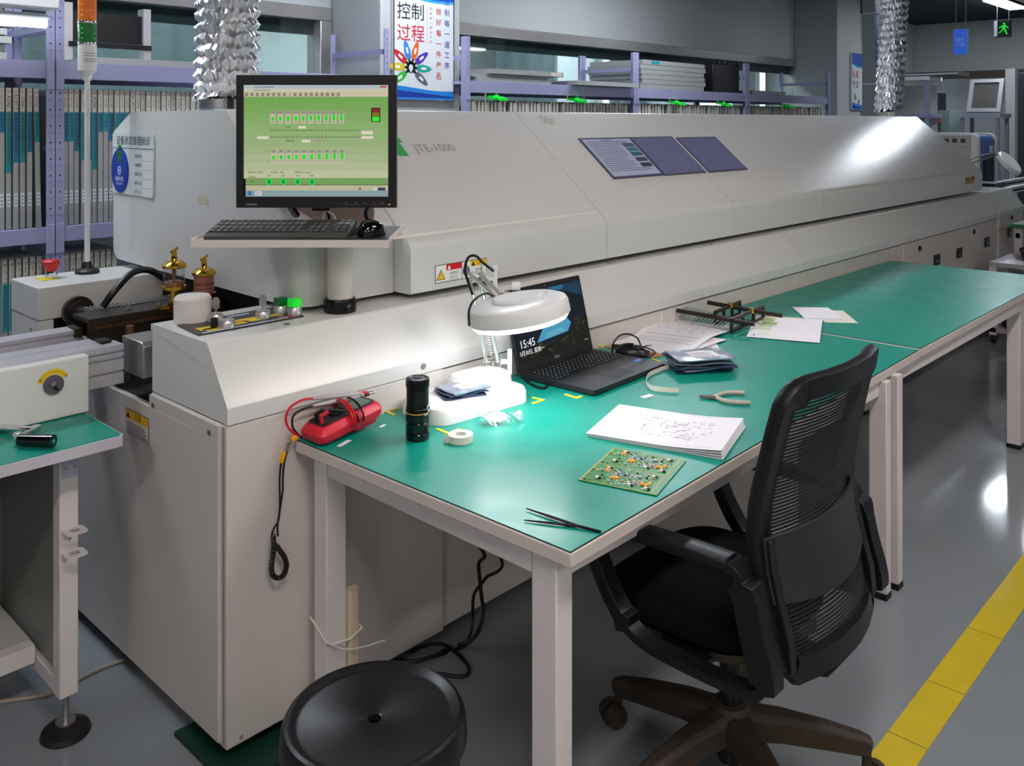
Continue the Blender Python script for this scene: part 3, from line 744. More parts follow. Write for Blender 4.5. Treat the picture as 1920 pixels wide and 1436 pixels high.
# rear block at the loading end
b = MB(); b.box(1.07, 1.5, 3.186, 3.45, 0.905, 1.016, oven); part(oven_o, 'rear_housing', b, bw=0.004)
b = MB(); b.box(1.072, 1.12, 3.188, 3.45, 0.79, 0.903, oven); b.box(1.0715, 1.073, 3.25, 3.262, 0.86, 0.872, screw); part(oven_o, 'rear_leg', b, bw=0.002)
b = MB(); b.box(1.125, 1.5, 2.402, 3.18, 0.7762, 0.778, gap); b.box(1.12, 1.5, 3.2, 3.45, 0.78, 0.903, gap); b.box(1.5, 7.4, 2.42, 3.4, 0.8, 1.03, gap); part(oven_o, 'interior_shade', b)  # near-black sheet and fills painted in for the shade inside the openings
# conveyor inside the loading end
b = MB(); b.box(1.06, 1.5, 2.74, 2.86, 0.968, 0.98, darkbrown); b.box(1.06, 1.5, 2.74, 2.75, 0.9, 0.968, darkbrown); part(oven_o, 'conveyor_rail', b, bw=0.001)
b = MB()
for i in range(26):
    b.box(1.12 + i * 0.0145, 1.127 + i * 0.0145, 2.862, 2.93, 0.97, 0.982, steel)
part(oven_o, 'grille', b)
b = MB()
for i in range(40): b.cyl((1.08 + i * 0.0105, 2.728, 0.952), (1.08 + i * 0.0105, 2.74, 0.952), 0.0045, mat('chain_rust', (104, 72, 48), 0.5, metal=0.5, var=0.3), n=8)
part(oven_o, 'chain', b)
b = MB(); b.lathe([(0.0, 0), (0.05, 0), (0.05, 0.02), (0.035, 0.02), (0.035, 0.03), (0.02, 0.03), (0.02, 0.1), (0, 0.1)], mat('bearing_steel', (72, 66, 64), 0.35, metal=0.7), n=24, T=Matrix.Translation((1.17, 3.12, 0.935)) @ Matrix.Rotation(R(90), 4, 'X')); part(oven_o, 'bearing', b)
b = MB(); b.cyl((1.13, 3.19, 0.86), (1.13, 2.72, 0.885), 0.011, steel, n=14); b.lathe([(0.02, 0), (0.02, 0.02)], darkbrown, (1.13, 3.18, 0.85), n=12); part(oven_o, 'shaft', b)
b = MB(); b.prism([(2.46, 0.85), (2.46, 0.94), (2.475, 0.95), (2.6, 0.95), (2.6, 0.85)], 'x', 1.1, 1.46, steel); part(oven_o, 'guard_box', b, bw=0.003)
b = MB(); b.cyl((1.15, 2.66, 0.8), (1.15, 2.66, 0.96), 0.012, mat('rusty_screw', (110, 78, 56), 0.5, metal=0.4, var=0.3), n=10); part(oven_o, 'lead_screw', b)
b = MB(); b.tube([(1.16, 2.88, 0.985), (1.19, 2.87, 1.03), (1.26, 2.9, 1.075), (1.34, 2.95, 1.07), (1.42, 2.98, 1.02)], 0.011, black, n=10, smooth=6); part(oven_o, 'cable', b)
for sx in (1.2, 1.3, 1.42):
    b = MB(); b.lathe([(0.008, 0), (0.008, 0.006), (0.004, 0.006), (0.004, 0.014), (0, 0.014)], steel, (sx, 2.79, 0.98), n=10); part(oven_o, 'bolt', b)
# oil cups
def oil_cup(x, y, z, fluid, label):
    t = thing('oil_cup', (x, y, z), label, 'oil cup', world=False)
    b = MB(); b.cyl((0, 0, 0), (0, 0, 0.035), 0.018, brass, n=6); b.lathe([(0.011, 0.035), (0.011, 0.068), (0.022, 0.07), (0.036, 0.072), (0.036, 0.082), (0.03, 0.084)], brass, n=28); b.lathe([(0.0, 0), (0.009, 0), (0.009, 0.03)], brass, n=14, T=Matrix.Translation((-0.018, 0, 0.016)) @ Matrix.Rotation(R(-90), 4, 'Y'))
    part(t, 'base_fitting', b)
    b = MB(); b.lathe([(0.0315, 0.083), (0.0315, 0.138)], glassmat('cup_glass', (240, 240, 240), 0.06) if 'cup_glass' not in MATS else MATS['cup_glass'], n=28); part(t, 'glass', b)
    if fluid:
        b = MB(); b.lathe([(0, 0.084), (0.0295, 0.084), (0.0295, 0.135), (0, 0.135)], fluid, n=28); part(t, 'oil', b)
    else:
        b = MB(); b.lathe([(0, 0.084), (0.0295, 0.084), (0.0295, 0.094), (0.006, 0.096), (0.006, 0.135)], mat('old_oil', (150, 96, 40), 0.2), n=28); part(t, 'oil', b)
    b = MB()
    for k, (zz, hh) in enumerate(((0.112, 0.012), (0.098, 0.003))):
        for i in range(9):
            a = R(-140 + i * 13 - 20); T = frame((0.0322 * math.cos(a), 0.0322 * math.sin(a), zz), (-math.sin(a), math.cos(a), 0), (0, 0, 1))
            if k == 0: b.text('自动加油请按时注油'[i], 0.009, ink, T)
            else: b.rect(-0.003, 0.003, -0.001, 0.001, ink, T)
    part(t, 'printed_scale', b)
    b = MB(); b.lathe([(0.034, 0.137), (0.037, 0.139), (0.037, 0.147), (0.026, 0.157), (0.01, 0.16), (0.008, 0.165), (0.012, 0.168), (0.008, 0.174), (0.008, 0.188), (0, 0.188)], brass, n=28); part(t, 'lid', b)
    b = MB(); b.bar((-0.012, -0.004, 0.186), (0.013, 0.004, 0.197), 0.007, 0.007, brass); part(t, 'tap_lever', b)
    return t
pinkoil = mat('pink_oil', (206, 122, 98), 0.25, var=0.15)
oil_cup(1.287, 2.66, 0.98, None, 'clear brass oil cup at the oven mouth, the one farther left')
oil_cup(1.365, 2.62, 0.952, pinkoil, 'brass oil cup holding pink oil behind the white plastic drum')
# white drum on the cover
b = MB(); b.lathe([(0, 0), (0.05, 0), (0.05, 0.064), (0.045, 0.071), (0, 0.073)], mat('milky_plastic', (222, 218, 214), 0.4), n=40)
for z in (): pass
o = solo('plastic_drum', MB().add([v for v in b.v], b.f, b.mats[0], Matrix.Translation((1.188, 2.345, 1.0165))), 'milky white plastic drum standing beside the button panel on the oven corner', 'plastic drum', loc=(1.188, 2.345, 1.0165))
b = MB(); b.box(1.165, 1.2, 2.29, 2.305, 1.0163, 1.0175, yellow); part(oven_o, 'yellow_tape', b)
# button panel
cp = thing('control_panel', (1.27, 2.26, 1.0165), 'black button panel with keys and green buttons on the oven corner', 'control panel')
pq = [(1.114, 2.168), (1.429, 2.164), (1.462, 2.338), (1.13, 2.318)]
b = MB(); b.prism(pq, 'z', 1.0165, 1.0195, mat('panel_black', (40, 38, 40), 0.35)); T = Matrix.Translation((0, 0, 1.0199))
for x0, y0, x1, y1, cc in ((1.14, 2.205, 1.185, 2.232, 'd8c020'), (1.15, 2.185, 1.2, 2.21, 'd8c020'), (1.235, 2.2, 1.275, 2.215, 'd8c020'), (1.255, 2.23, 1.325, 2.245, 'd8b020'), (1.285, 2.205, 1.335, 2.222, 'd8c020'), (1.355, 2.222, 1.39, 2.235, 'd8c020'), (1.375, 2.185, 1.43, 2.196, 'e0555a'), (1.13, 2.172, 1.385, 2.182, 'c8d4e4'), (1.27, 2.3, 1.34, 2.312, 'b8c4d4')):
    y1 += 0.008 * (cc[:2] == 'd8'); b.add([(x0, y0, 0), (x1, y0, 0), (x1, y1, 0), (x0, y1, 0)], [(0, 1, 2, 3)], P(cc), T)
part(cp, 'plate', b)
for x, y, kind in ((1.207, 2.19, 'selector'), (1.335, 2.225, 'key'), (1.408, 2.25, 'green'), (1.425, 2.205, 'lit'), (1.225, 2.285, 'keyback')):
    b = MB(); b.lathe([(0.0205, 0), (0.0205, 0.015), (0.0175, 0.02), (0.018, 0.022), (0, 0.022)], mat('button_steel', (206, 206, 208), 0.28, metal=0.7), (x, y, 1.0195), n=28)
    ps = part(cp, 'button_ring' if kind in ('green', 'lit') else 'key_lock', b)
    if kind in ('key', 'keyback'):
        k = MB(); k.prism([(-0.003, 0), (0.003, 0), (0.003, 0.008), (0.009, 0.014), (0.009, 0.03), (0.004, 0.038), (-0.004, 0.038), (-0.009, 0.03), (-0.009, 0.014), (-0.003, 0.008)], 'y', -0.001, 0.001, steel, T=TR(x, y, 1.0412, -30) @ Matrix.Scale(1.15, 4)); part(ps, 'key', k)
    elif kind == 'selector':
        k = MB(); k.box(x - 0.032, x - 0.016, y + 0.018, y + 0.034, 1.0195, 1.046, black); part(ps, 'selector_knob', k, bw=0.003)
    else:
        k = MB(); k.box(x - 0.015, x + 0.015, y - 0.015, y + 0.015, 1.0412, 1.063, ledgreen if kind == 'lit' else mat('green_button', (12, 120, 60), 0.3)); part(ps, 'cap', k, bw=0.002)
# emergency stop on the rear block
t = thing('emergency_stop', (1.17, 3.36, 1.0165), 'red mushroom emergency stop button on the rear white housing', 'emergency stop')
b = MB(); b.box(1.125, 1.185, 3.31, 3.385, 1.0165, 1.018, P('d8c832')); part(t, 'yellow_plate', b)
b = MB(); b.lathe([(0.021, 0), (0.021, 0.018), (0.017, 0.024), (0, 0.024)], chrome, (1.17, 3.355, 1.018), n=20); part(t, 'collar', b)
b = MB(); b.lathe([(0.019, 0.0), (0.023, 0.012), (0.029, 0.026), (0.03, 0.034), (0.024, 0.039), (0, 0.041)], mat('estop_red', (190, 40, 40), 0.4), (1.17, 3.355, 1.042), n=28); part(t, 'button', b)
# signal tower
t = thing('signal_tower', (1.3, 3.37, 1.0165), 'signal tower with orange and green lenses on a thin white pole', 'signal tower')
b = MB(); b.lathe([(0.0, 0), (0.042, 0), (0.042, 0.009), (0.037, 0.014), (0.021, 0.02), (0.013, 0.042), (0.0, 0.042)], black, (1.3, 3.37, 1.0165), n=32); part(t, 'base', b)
b = MB(); b.lathe([(0.0095, 0.04), (0.0095, 0.715), (0, 0.715)], mat('pole_enamel', (222, 222, 224), 0.25), (1.3, 3.37, 1.0165), n=20); part(t, 'pole', b)
z0 = 1.72
b = MB(); b.lathe([(0.013, 0.0), (0.016, 0.02), (0.024, 0.028), (0.031, 0.036), (0.032, 0.045), (0.032, 0.13), (0.0, 0.13)], white, (1.3, 3.37, z0), n=32)
for k in range(4):
    a = R(-118 + k * 26)
    T = frame((1.3 + 0.0324 * math.cos(a), 3.37 + 0.0324 * math.sin(a), z0 + 0.07), (-math.sin(a), math.cos(a), 0), (0, 0, 1))
    b.rect(-0.007, 0.007, -0.002, 0.0, ink, T); b.rect(-0.007, 0.007, 0.006, 0.008, ink, T)
    for q in range(6): b.disc(-0.005 + 0.005 * (q % 3), 0.02 + 0.009 * (q // 3), 0.0018, P('6a6a70'), T, n=8)
part(t, 'housing', b)
for nm, za, zb, m_ in (('green_lens', 1.855, 1.927, mat('green_lens', (16, 120, 40), 0.18, var=0.2, scale=60, coat=0.3)), ('orange_lens', 1.938, 2.012, mat('orange_lens', (238, 120, 24), 0.18, var=0.15, scale=60, coat=0.3)), ('red_lens', 2.022, 2.09, mat('red_lens', (200, 40, 30), 0.18, coat=0.3))):
    b = MB(); b.lathe([(0.0315, za - z0), (0.0315, zb - z0)], m_, (1.3, 3.37, z0), n=32)
    for k in range(3):
        q = za - z0 + (k + 1) * (zb - za) / 4; b.lathe([(0.0317, q - 0.001), (0.0323, q), (0.0317, q + 0.001)], m_, (1.3, 3.37, z0), n=32)
    part(t, nm, b)
for za in (1.85, 1.928, 2.013):
    b = MB(); b.lathe([(0.032, 0), (0.0325, 0.001), (0.0325, 0.008), (0.032, 0.009), (0, 0.009)], chrome, (1.3, 3.37, za), n=32); part(t, 'ring', b)
# status board on the hood's end
t = thing('status_board', (1.435, 3.3, 1.4), 'white equipment status board with a blue dial on the oven end', 'notice board')
Tb = frame((1.437, 3.295, 1.415), (0, -1, 0), (0, 0, 1))
b = MB(); pts = rrect(-0.18, 0.17, -0.118, 0.116, 0.014)
b.prism(pts, 'z', 0.0, 0.004, mat('board_white', (214, 222, 224), 0.3), T=Tb @ Matrix.Translation((0, 0, -0.002)))
T = Tb @ Matrix.Translation((0, 0, 0.0028)); dk = P('2c3440')
b.text('设备状态管理标识', 0.036, dk, T @ Matrix.Translation((0.0, 0.082, 0)))
b.rect(-0.178, 0.168, 0.054, 0.0565, P('50585e'), T)
for i, s_ in enumerate(('设备名称', '设备编号', '管理人员', '操作人员', '责 任 人')):
    y = 0.031 - i * 0.033
    b.text(s_, 0.0145, dk, T @ Matrix.Translation((0.045, y - 0.004, 0))); b.rect(0.085, 0.166, y - 0.019, y + 0.0125, P('e8ecec'), T); b.rect(0.085, 0.166, y - 0.0202, y - 0.019, P('8c9498'), T, 0.0003)
part(t, 'board', b)
b = MB(); bl = P('1034a4'); Td = Tb @ Matrix.Translation((-0.108, -0.03, 0.0025))
b.prism([(0.072 * math.cos(R(i * 10)), 0.084 * math.sin(R(i * 10))) for i in range(36)], 'z', 0, 0.004, bl, T=Td)
b.poly([(-0.012, 0.03), (0.012, 0.03), (0.026, 0.076), (-0.026, 0.076)], P('1c6a38'), Td, 0.0045)
b.disc(0, 0.0, 0.016, P('ffffff'), Td, 0.0045, ry=0.017); b.disc(0, 0.0, 0.012, bl, Td, 0.005, ry=0.0135); b.rect(-0.003, 0.003, -0.008, 0.003, P('ffffff'), Td, 0.0054); b.poly([(-0.006, 0.002), (0.006, 0.002), (0, 0.009)], P('ffffff'), Td, 0.0054)
b.text('设备状态', 0.019, P('ffffff'), Td @ Matrix.Translation((0, -0.032, 0.0046))); b.text('请拨动指针', 0.012, P('c8d4f0'), Td @ Matrix.Translation((0, -0.05, 0.0046)))
b.prism([(0.007 * math.cos(R(i * 30)), 0.09 + 0.008 * math.sin(R(i * 30))) for i in range(12)], 'z', 0, 0.006, P('2c8a4a'), T=Td)
part(t, 'dial', b)
# document plates on the slope
lav = mat('lavender_sleeve', (120, 122, 158), 0.25, var=0.06)
def plate(x0, x1, s0, s1, label, sheet):
    cx = (x0 + x1) / 2; T = on_slope(cx, (s0 + s1) / 2, 0.0); w, h = (x1 - x0) / 2, (s1 - s0) / 2
    o = T.translation
    t = thing('document_sleeve', tuple(o), label, 'document sleeve')
    b = MB(); b.prism([(-w, -h), (w, -h), (w, h), (-w, h)], 'z', 0.0005, 0.004, P('4c4c66'), T=T); b.rect(-w + 0.008, w - 0.008, -h + 0.008, h - 0.008, lav, T, 0.0045); part(t, 'sleeve', b)
    if sheet:
        b = MB(); b.rect(-w + 0.014, w - 0.012, -h + 0.012, h - 0.012, mat('sheet_lavender', (188, 194, 220), 0.3), T, 0.005); rnd = random.Random(5)
        for i in range(17):
            y = h - 0.03 - i * 0.0118; xe = w * (0.15 + 0.2 * rnd.random()) if 2 < i < 15 else w * 0.75
            b.rect(-w + 0.03, xe, y, y + 0.004, P('6e7492'), T, 0.0054)
        for k, (y, cc) in enumerate(((0.066, '47586c'), (0.036, '3d7c8c'), (0.006, '2c6070'), (-0.03, '3f4356'), (-0.066, '34384a'))): b.rect(w * 0.45, w - 0.02, y - 0.004, y + 0.022, P(cc), T, 0.0056)
        b.text('作业指导书', 0.018, P('4a4e6a'), T @ Matrix.Translation((-0.01, h - 0.022, 0.0056))); part(t, 'sheet', b)
plate(3.045, 3.425, 0.215, 0.475, 'left document sleeve on the oven slope, holding a printed work sheet', True)
plate(3.43, 3.785, 0.212, 0.475, 'middle lavender document sleeve on the oven slope, empty with a fold line', False)
plate(3.81, 4.19, 0.21, 0.465, 'right lavender document sleeve on the oven slope, empty', False)
# foil ducts
foil = mat('crinkled_foil', (236, 236, 240), 0.3, metal=0.85, bump=1.0, bscale=70.0)
def duct(x, y, z0, r, top, lean, label, pitch):
    t = thing('foil_duct', (x, y, z0), label, 'exhaust duct')
    b = MB(); n = int((top - z0) / pitch); vs = []; fs = []; k = 84; rnd = random.Random(3); path = []
    for i in range(2 * n + 1):
        z = z0 + i * pitch / 2; u = (z - z0) / (top - z0); rr_ = r * (1.0 if i % 2 == 0 else 0.86)
        cx = x + lean * u
        for j in range(k):
            a = 2 * math.pi * j / k; q = rr_ * (1 + 0.07 * (rnd.random() - 0.5)) ; vs.append((cx + q * math.cos(a), y + q * math.sin(a), z + pitch * (j / k) * 0.9 + pitch * 0.42 * (rnd.random() - 0.5)))
    for i in range(2 * n): fs += [(i * k + j, i * k + (j + 1) % k, (i + 1) * k + (j + 1) % k, (i + 1) * k + j) for j in range(k - 1)] + [(i * k + k - 1, i * k, (i + 1) * k, (i + 1) * k + k - 1)]
    b.add(vs, fs, foil); part(t, 'foil_tube', b, ang=10)
    b = MB(); b.lathe([(r * 0.93, 0), (r * 0.93, 0.035), (r * 0.8, 0.035)], chrome, (x, y, z0 - 0.02), n=36); part(t, 'collar', b)
    return t
duct(1.622, 2.95, 1.634, 0.112, 3.05, 0.03, 'wide crinkled foil duct rising from the oven behind the monitor', 0.042)
d2 = duct(7.36, 2.75, 1.634, 0.112, 3.05, 0.2, 'crinkled foil duct rising from the far end of the oven', 0.058)
# grey steel post behind the far duct
t = thing('steel_post', (9.2, 3.56, 0), 'grey steel post with a blue sheet beside the far foil duct', 'post')
b = MB(); b.box(9.0, 9.45, 3.5, 3.63, 0, 3.075, mat('grey_post_paint', (126, 134, 136), 0.4)); part(t, 'post', b, bw=0.006)
b = MB(); b.box(9.03, 9.4, 3.496, 3.4995, 2.08, 2.75, mat('blue_sheet', (36, 92, 148), 0.4, var=0.2, scale=4)); part(t, 'blue_sheet', b)
for z, xx in ((2.66, 7.52), (1.95, 7.4)):
    b = MB(); b.tube([(9.0, 3.632, z), (8.99, 3.49, z), (9.2, 3.485, z), (9.35, 3.49, z - 0.01), (9.46, 3.5, z - 0.01), (9.46, 3.632, z), (9.2, 3.64, z)], 0.006, white, n=6, closed=True); solo('cable_tie', b, 'white strap around the grey steel post, %s' % ('upper one' if z > 2.3 else 'lower one'), 'cable tie')

# ------------------------------------------------------------------ green work benches
def bench(q, z, label, legs, rails, frame_y):
    """q: the four corners of the top, counter-clockwise from the front left"""
    cx = sum(p[0] for p in q) / 4; cy = sum(p[1] for p in q) / 4
    t = thing('work_bench', (cx, cy, 0), label, 'table', 'green topped work benches')
    def ins(e): return [(cx + (x - cx) * (1 - e / abs(x - cx)), cy + (y - cy) * (1 - e / abs(y - cy))) for x, y in q]
    b = MB(); b.prism(q, 'z', z - 0.031, z - 0.002, edging); part(t, 'table_top', b, bw=0.003)
    b = MB(); b.prism(ins(0.0025), 'z', z - 0.0019, z - 0.0009, gap); b.prism(ins(0.005), 'z', z - 0.0012, z, greenmat); part(t, 'bench_mat', b)
    for x0, x1, y0, y1 in legs:
        b = MB(); b.box(x0, x1, y0, y1, 0.02, z - 0.033, legwhite); lg = part(t, 'leg', b, bw=0.003)
        b = MB(); b.box(x0 - 0.001, x1 + 0.001, y0 - 0.001, y1 + 0.001, 0.001, 0.021, black); part(lg, 'foot', b)
    for x0, x1, y0, y1 in rails:
        b = MB(); b.box(x0, x1, y0, y1, z - 0.082, z - 0.032, legwhite); part(t, 'frame_rail', b, bw=0.002)
    return t
bench([(1.306, 1.082), (3.335, 1.135), (3.325, 1.984), (1.283, 1.984)], 0.75, 'nearest green work bench, carrying the magnifier lamp, laptop and circuit board',
      [(1.32, 1.37, 1.13, 1.195), (1.318, 1.38, 1.895, 1.95), (2.958, 2.998, 1.112, 1.17), (2.958, 3.0, 1.9, 1.95)],
      [(1.321, 1.361, 1.197, 1.893), (1.372, 2.956, 1.135, 1.175), (1.382, 2.956, 1.91, 1.945), (2.96, 2.996, 1.172, 1.898)], None)
bench([(3.341, 1.134), (5.35, 1.145), (5.345, 1.99), (3.333, 1.99)], 0.752, 'far green work bench continuing past the papers to the right edge',
      [(3.05, 3.092, 1.108, 1.165), (3.05, 3.092, 1.9, 1.95), (4.76, 4.83, 1.16, 1.22), (4.76, 4.82, 1.9, 1.95)],
      [(3.094, 4.758, 1.15, 1.19), (3.094, 4.758, 1.91, 1.945), (3.052, 3.09, 1.168, 1.898), (4.77, 4.82, 1.222, 1.898)], None)
# white drawer pedestal under the bench
t = thing('drawer_pedestal', (3.04, 1.6, 0), 'white drawer unit under the bench behind the chair', 'drawer unit')
b = MB(); b.box(2.72, 2.94, 1.42, 1.86, 0.03, 0.6, mat('pedestal_white', (226, 222, 216), 0.4)); part(t, 'body', b, bw=0.003)
for i in range(3):
    b = MB(); b.box(2.722, 2.938, 1.405, 1.419, 0.05 + i * 0.185, 0.05 + i * 0.185 + 0.178, MATS['pedestal_white']); part(t, 'drawer', b, bw=0.003)
# yellow position marks on the bench mat
def mark(p, a, c, w=0.011, z=0.7506, label='', g='yellow corner marks on the bench'):
    b = MB(); p, a, c = (Vector((q[0], q[1], z)) for q in (p, a, c))
    for e, o in ((a, c), (c, a)):
        d = (e - p).normalized(); n = Vector((-d.y, d.x, 0)); n = n if n.dot(o - p) > 0 else -n
        pts = [p, e, e + n * w, p + n * w]
        if d.cross(n).z < 0: pts = pts[::-1]
        k = 0.0008 if e is a else 0.0004
        b.prism([(v.x, v.y) for v in pts], 'z', z, z + k, yellow)
    solo('tape_mark', b, label, 'tape mark', g)
mark((1.583, 2.003, 0.75), (1.624, 1.994, 0.75), (1.577, 1.949, 0.75), label='yellow corner mark left of the magnifier lamp base')
mark((1.58, 1.724, 0.75), (1.583, 1.78, 0.75), (1.632, 1.728, 0.75), label='yellow corner mark between the black torch and the tape roll')
mark((1.974, 1.731, 0.75), (1.968, 1.774, 0.75), (1.92, 1.731, 0.75), label='yellow corner mark right of the magnifier lamp base')
mark((2.045, 1.67, 0.75), (2.049, 1.726, 0.75), (2.078, 1.672, 0.75), label='yellow corner mark at the near corner of the laptop')
mark((2.574, 2.012, 0.75), (2.606, 2.012, 0.75), (2.582, 1.959, 0.75), label='yellow corner mark behind the laptop near the clipboard')
mark((2.533, 1.655, 0.75), (2.495, 1.676, 0.75), (2.571, 1.71, 0.75), label='yellow corner mark between the laptop and the silver bags')
# small white scraps
for (p, q, w, lab) in (((1.33, 1.861, 0.75), (1.377, 1.877, 0.75), 0.012, 'small white paper strip on the bench before the red meter'), ((1.49, 1.897, 0.75), (1.513, 1.903, 0.75), 0.01, 'tiny white scrap on the bench left of the torch'), ((2.187, 1.535, 0.75), (2.227, 1.53, 0.75), 0.02, 'white torn corner beside the curled paper tape')):
    b = MB(); p, q = Vector(p), Vector(q); b.bar((p.x, p.y, 0.7512), (q.x, q.y, 0.7514), w, 0.0008, paper); solo('paper_scrap', b, lab, 'paper scrap')

# ------------------------------------------------------------------ magnifier lamp
t = thing('magnifier_lamp', (1.78, 1.87, 0.75), 'white ring magnifier desk lamp, switched on, beside the laptop', 'desk lamp')
ltm = mat('lamp_white', (232, 232, 232), 0.3, var=0.02)
armm = mat('lamp_arm_nickel', (222, 222, 220), 0.3, metal=0.75)
TB = TR(1.775, 1.862, 0.7505, -4)
b = MB()
def ring_of(h, e): return [TB @ Vector((x, y, h)) for x, y in rrect(-0.178 + e, 0.178 - e, -0.098 + e, 0.098 - e, 0.05 - e * 0.5, 6)]
levels = [ring_of(0, 0.0), ring_of(0.03, 0.002), ring_of(0.04, 0.007), ring_of(0.044, 0.016)]
vs = [v for r_ in levels for v in r_]; N = len(levels[0])
fs = [(k * N + j, k * N + (j + 1) % N, (k + 1) * N + (j + 1) % N, (k + 1) * N + j) for k in range(3) for j in range(N)]
fs += [tuple(range(N))[::-1], tuple(range(3 * N, 4 * N))]
b.add(vs, fs, ltm)
hump = [(0.0, 0.0), (0.035, 0.0)]
def hp(u, v):
    a = 2 * math.pi * u; q = [1.0, 0.97, 0.86, 0.62, 0.0][int(round(v * 4))]; h = [0.0, 0.02, 0.032, 0.038, 0.04][int(round(v * 4))]
    c, s_ = math.cos(a), math.sin(a); k = 4.0
    rr_ = 1 / ((abs(c) ** k + abs(s_) ** k) ** (1 / k))
    return TB @ Vector((0.075 + 0.095 * q * rr_ * c, 0.028 + 0.064 * q * rr_ * s_, 0.044 + h))
b.grid(hp, 40, 4, ltm)
part(t, 'base', b)
root = Vector((1.915, 1.89, 0.81)); elbow = Vector((1.855, 1.91, 1.118)); hj = Vector((1.861, 1.816, 1.053))
rv = Vector((0.687, -0.7265, 0)); fv = Vector((0.7265, 0.687, 0))
b = MB(); b.cyl((root.x, root.y, 0.83), root + Vector((0, 0, 0.018)), 0.0125, chrome, n=20); b.cyl(root + Vector((0, 0, 0.012)), root + Vector((0, 0, 0.04)), 0.009, steel, n=16); part(t, 'socket', b)
rt = root + Vector((0, 0, 0.035))
for o1 in (-0.02, 0.016):
    b = MB(); b.cyl(rt + rv * o1, elbow + rv * (o1 * 0.8) + Vector((0, 0, -0.01)), 0.0066, armm, n=14); part(t, 'lower_arm', b)
for o1 in (-0.012, 0.016):
    b = MB(); b.cyl(elbow + rv * o1 + fv * -0.012, hj + rv * o1 * 0.9 + Vector((0, 0, 0.005)), 0.0066, armm, n=14); part(t, 'upper_arm', b)
b = MB()
sp0, sp1 = rt + rv * -0.002, elbow.lerp(rt, 0.35); n = 160
b.tube([sp0.lerp(sp1, i / n) + rv * 0.006 * math.cos(i * 0.9) + fv * 0.006 * math.sin(i * 0.9) for i in range(n + 1)], 0.0013, steel, n=5); part(t, 'spring', b)
for nm, p in (('elbow_bracket', elbow), ('base_bracket', rt), ('head_bracket', hj)):
    b = MB()
    for o1 in (-0.022, 0.022): b.bar(p + rv * o1 + Vector((0, 0, -0.022)), p + rv * o1 + Vector((0, 0, 0.026)), 0.003, 0.022, steel, up=fv)
    b.cyl(p - rv * 0.03, p + rv * 0.03, 0.004, steel, n=10); part(t, nm, b)
for p in (elbow + rv * 0.062 + Vector((0, 0, -0.016)), rt + rv * 0.05 + Vector((0, 0, 0.0))):
    b = MB(); b.cyl(p - rv * 0.03, p, 0.008, ltm, n=14); b.bar(p + Vector((0, 0, -0.038)), p + Vector((0, 0, 0.038)), 0.014, 0.016, ltm, up=fv); part(t, 'wing_knob', b, bw=0.003)
# head, tilted to the right side
hc = Vector((1.793, 1.67, 1.052)); tilt = R(9.2)
hz = (Vector((0, 0, 1)) * math.cos(tilt) - rv * math.sin(tilt)).normalized(); hx = (rv * math.cos(tilt) + Vector((0, 0, 1)) * math.sin(tilt)).normalized()
TH = frame(hc, hx, hz.cross(hx))
b = MB(); b.lathe([(0.066, 0.026), (0.07, 0.03), (0.112, 0.03), (0.134, 0.021), (0.139, 0.012), (0.141, -0.019), (0.134, -0.019), (0.066, -0.018)], ltm, n=56, T=TH, closed=True); part(t, 'head_shell', b)
ringglow = mat('ring_tube_glow', (255, 255, 255), 0.4, var=0.0, emit=(248, 250, 255), es=RING)
b = MB(); b.lathe([(0.139, -0.0195), (0.129, -0.033), (0.116, -0.036), (0.08, -0.036), (0.068, -0.0195)], ringglow, n=56, T=TH, closed=True); part(t, 'ring_tube', b)
b = MB(); b.lathe([(0.0, 0.02), (0.03, 0.018), (0.0655, 0.01), (0.0655, 0.004), (0.03, -0.004), (0.0, -0.006)], glassmat('lens_glass', (236, 240, 240), 0.12), n=40, T=TH); part(t, 'lens', b)
b = MB(); b.lathe([(0, 0.0), (0.068, 0.0), (0.071, 0.003), (0.071, 0.007), (0.064, 0.012), (0, 0.014)], mat('lens_cap', (224, 228, 230), 0.3), n=40, T=TH @ Matrix.Translation((0, 0, 0.0275))); part(t, 'lens_cover', b)
b = MB(); b.lathe([(0.008, 0), (0.006, 0.008), (0, 0.01)], ltm, n=14, T=TH @ Matrix.Translation((0.085, 0.01, 0.03))); part(t, 'switch', b)
b = MB(); b.bar(TH @ Vector((-0.03, 0.105, 0.03)), hj + Vector((0, 0, 0.0)), 0.02, 0.012, steel); kp = TH @ Vector((0.0, 0.115, 0.045)); b.cyl(kp - rv * 0.012, kp + rv * 0.012, 0.012, ltm, n=16); part(t, 'head_joint', b)
b = MB(); b.tube([hj + Vector((0, 0, 0.004)) - fv * 0.03, (1.767, 1.77, 1.088), (1.688, 1.737, 1.086), (1.65, 1.719, 1.065), (1.664, 1.733, 1.021)], 0.0034, black, n=8, smooth=6); part(t, 'cord', b)
b = MB(); b.tube([(1.873, 1.847, 1.129), (1.844, 1.863, 1.156), (1.83, 1.878, 1.175), (1.815, 1.894, 1.17), (1.815, 1.908, 1.134), (1.829, 1.908, 1.093), (1.844, 1.906, 1.056)], 0.0042, black, n=8, smooth=6); part(t, 'power_cord', b)

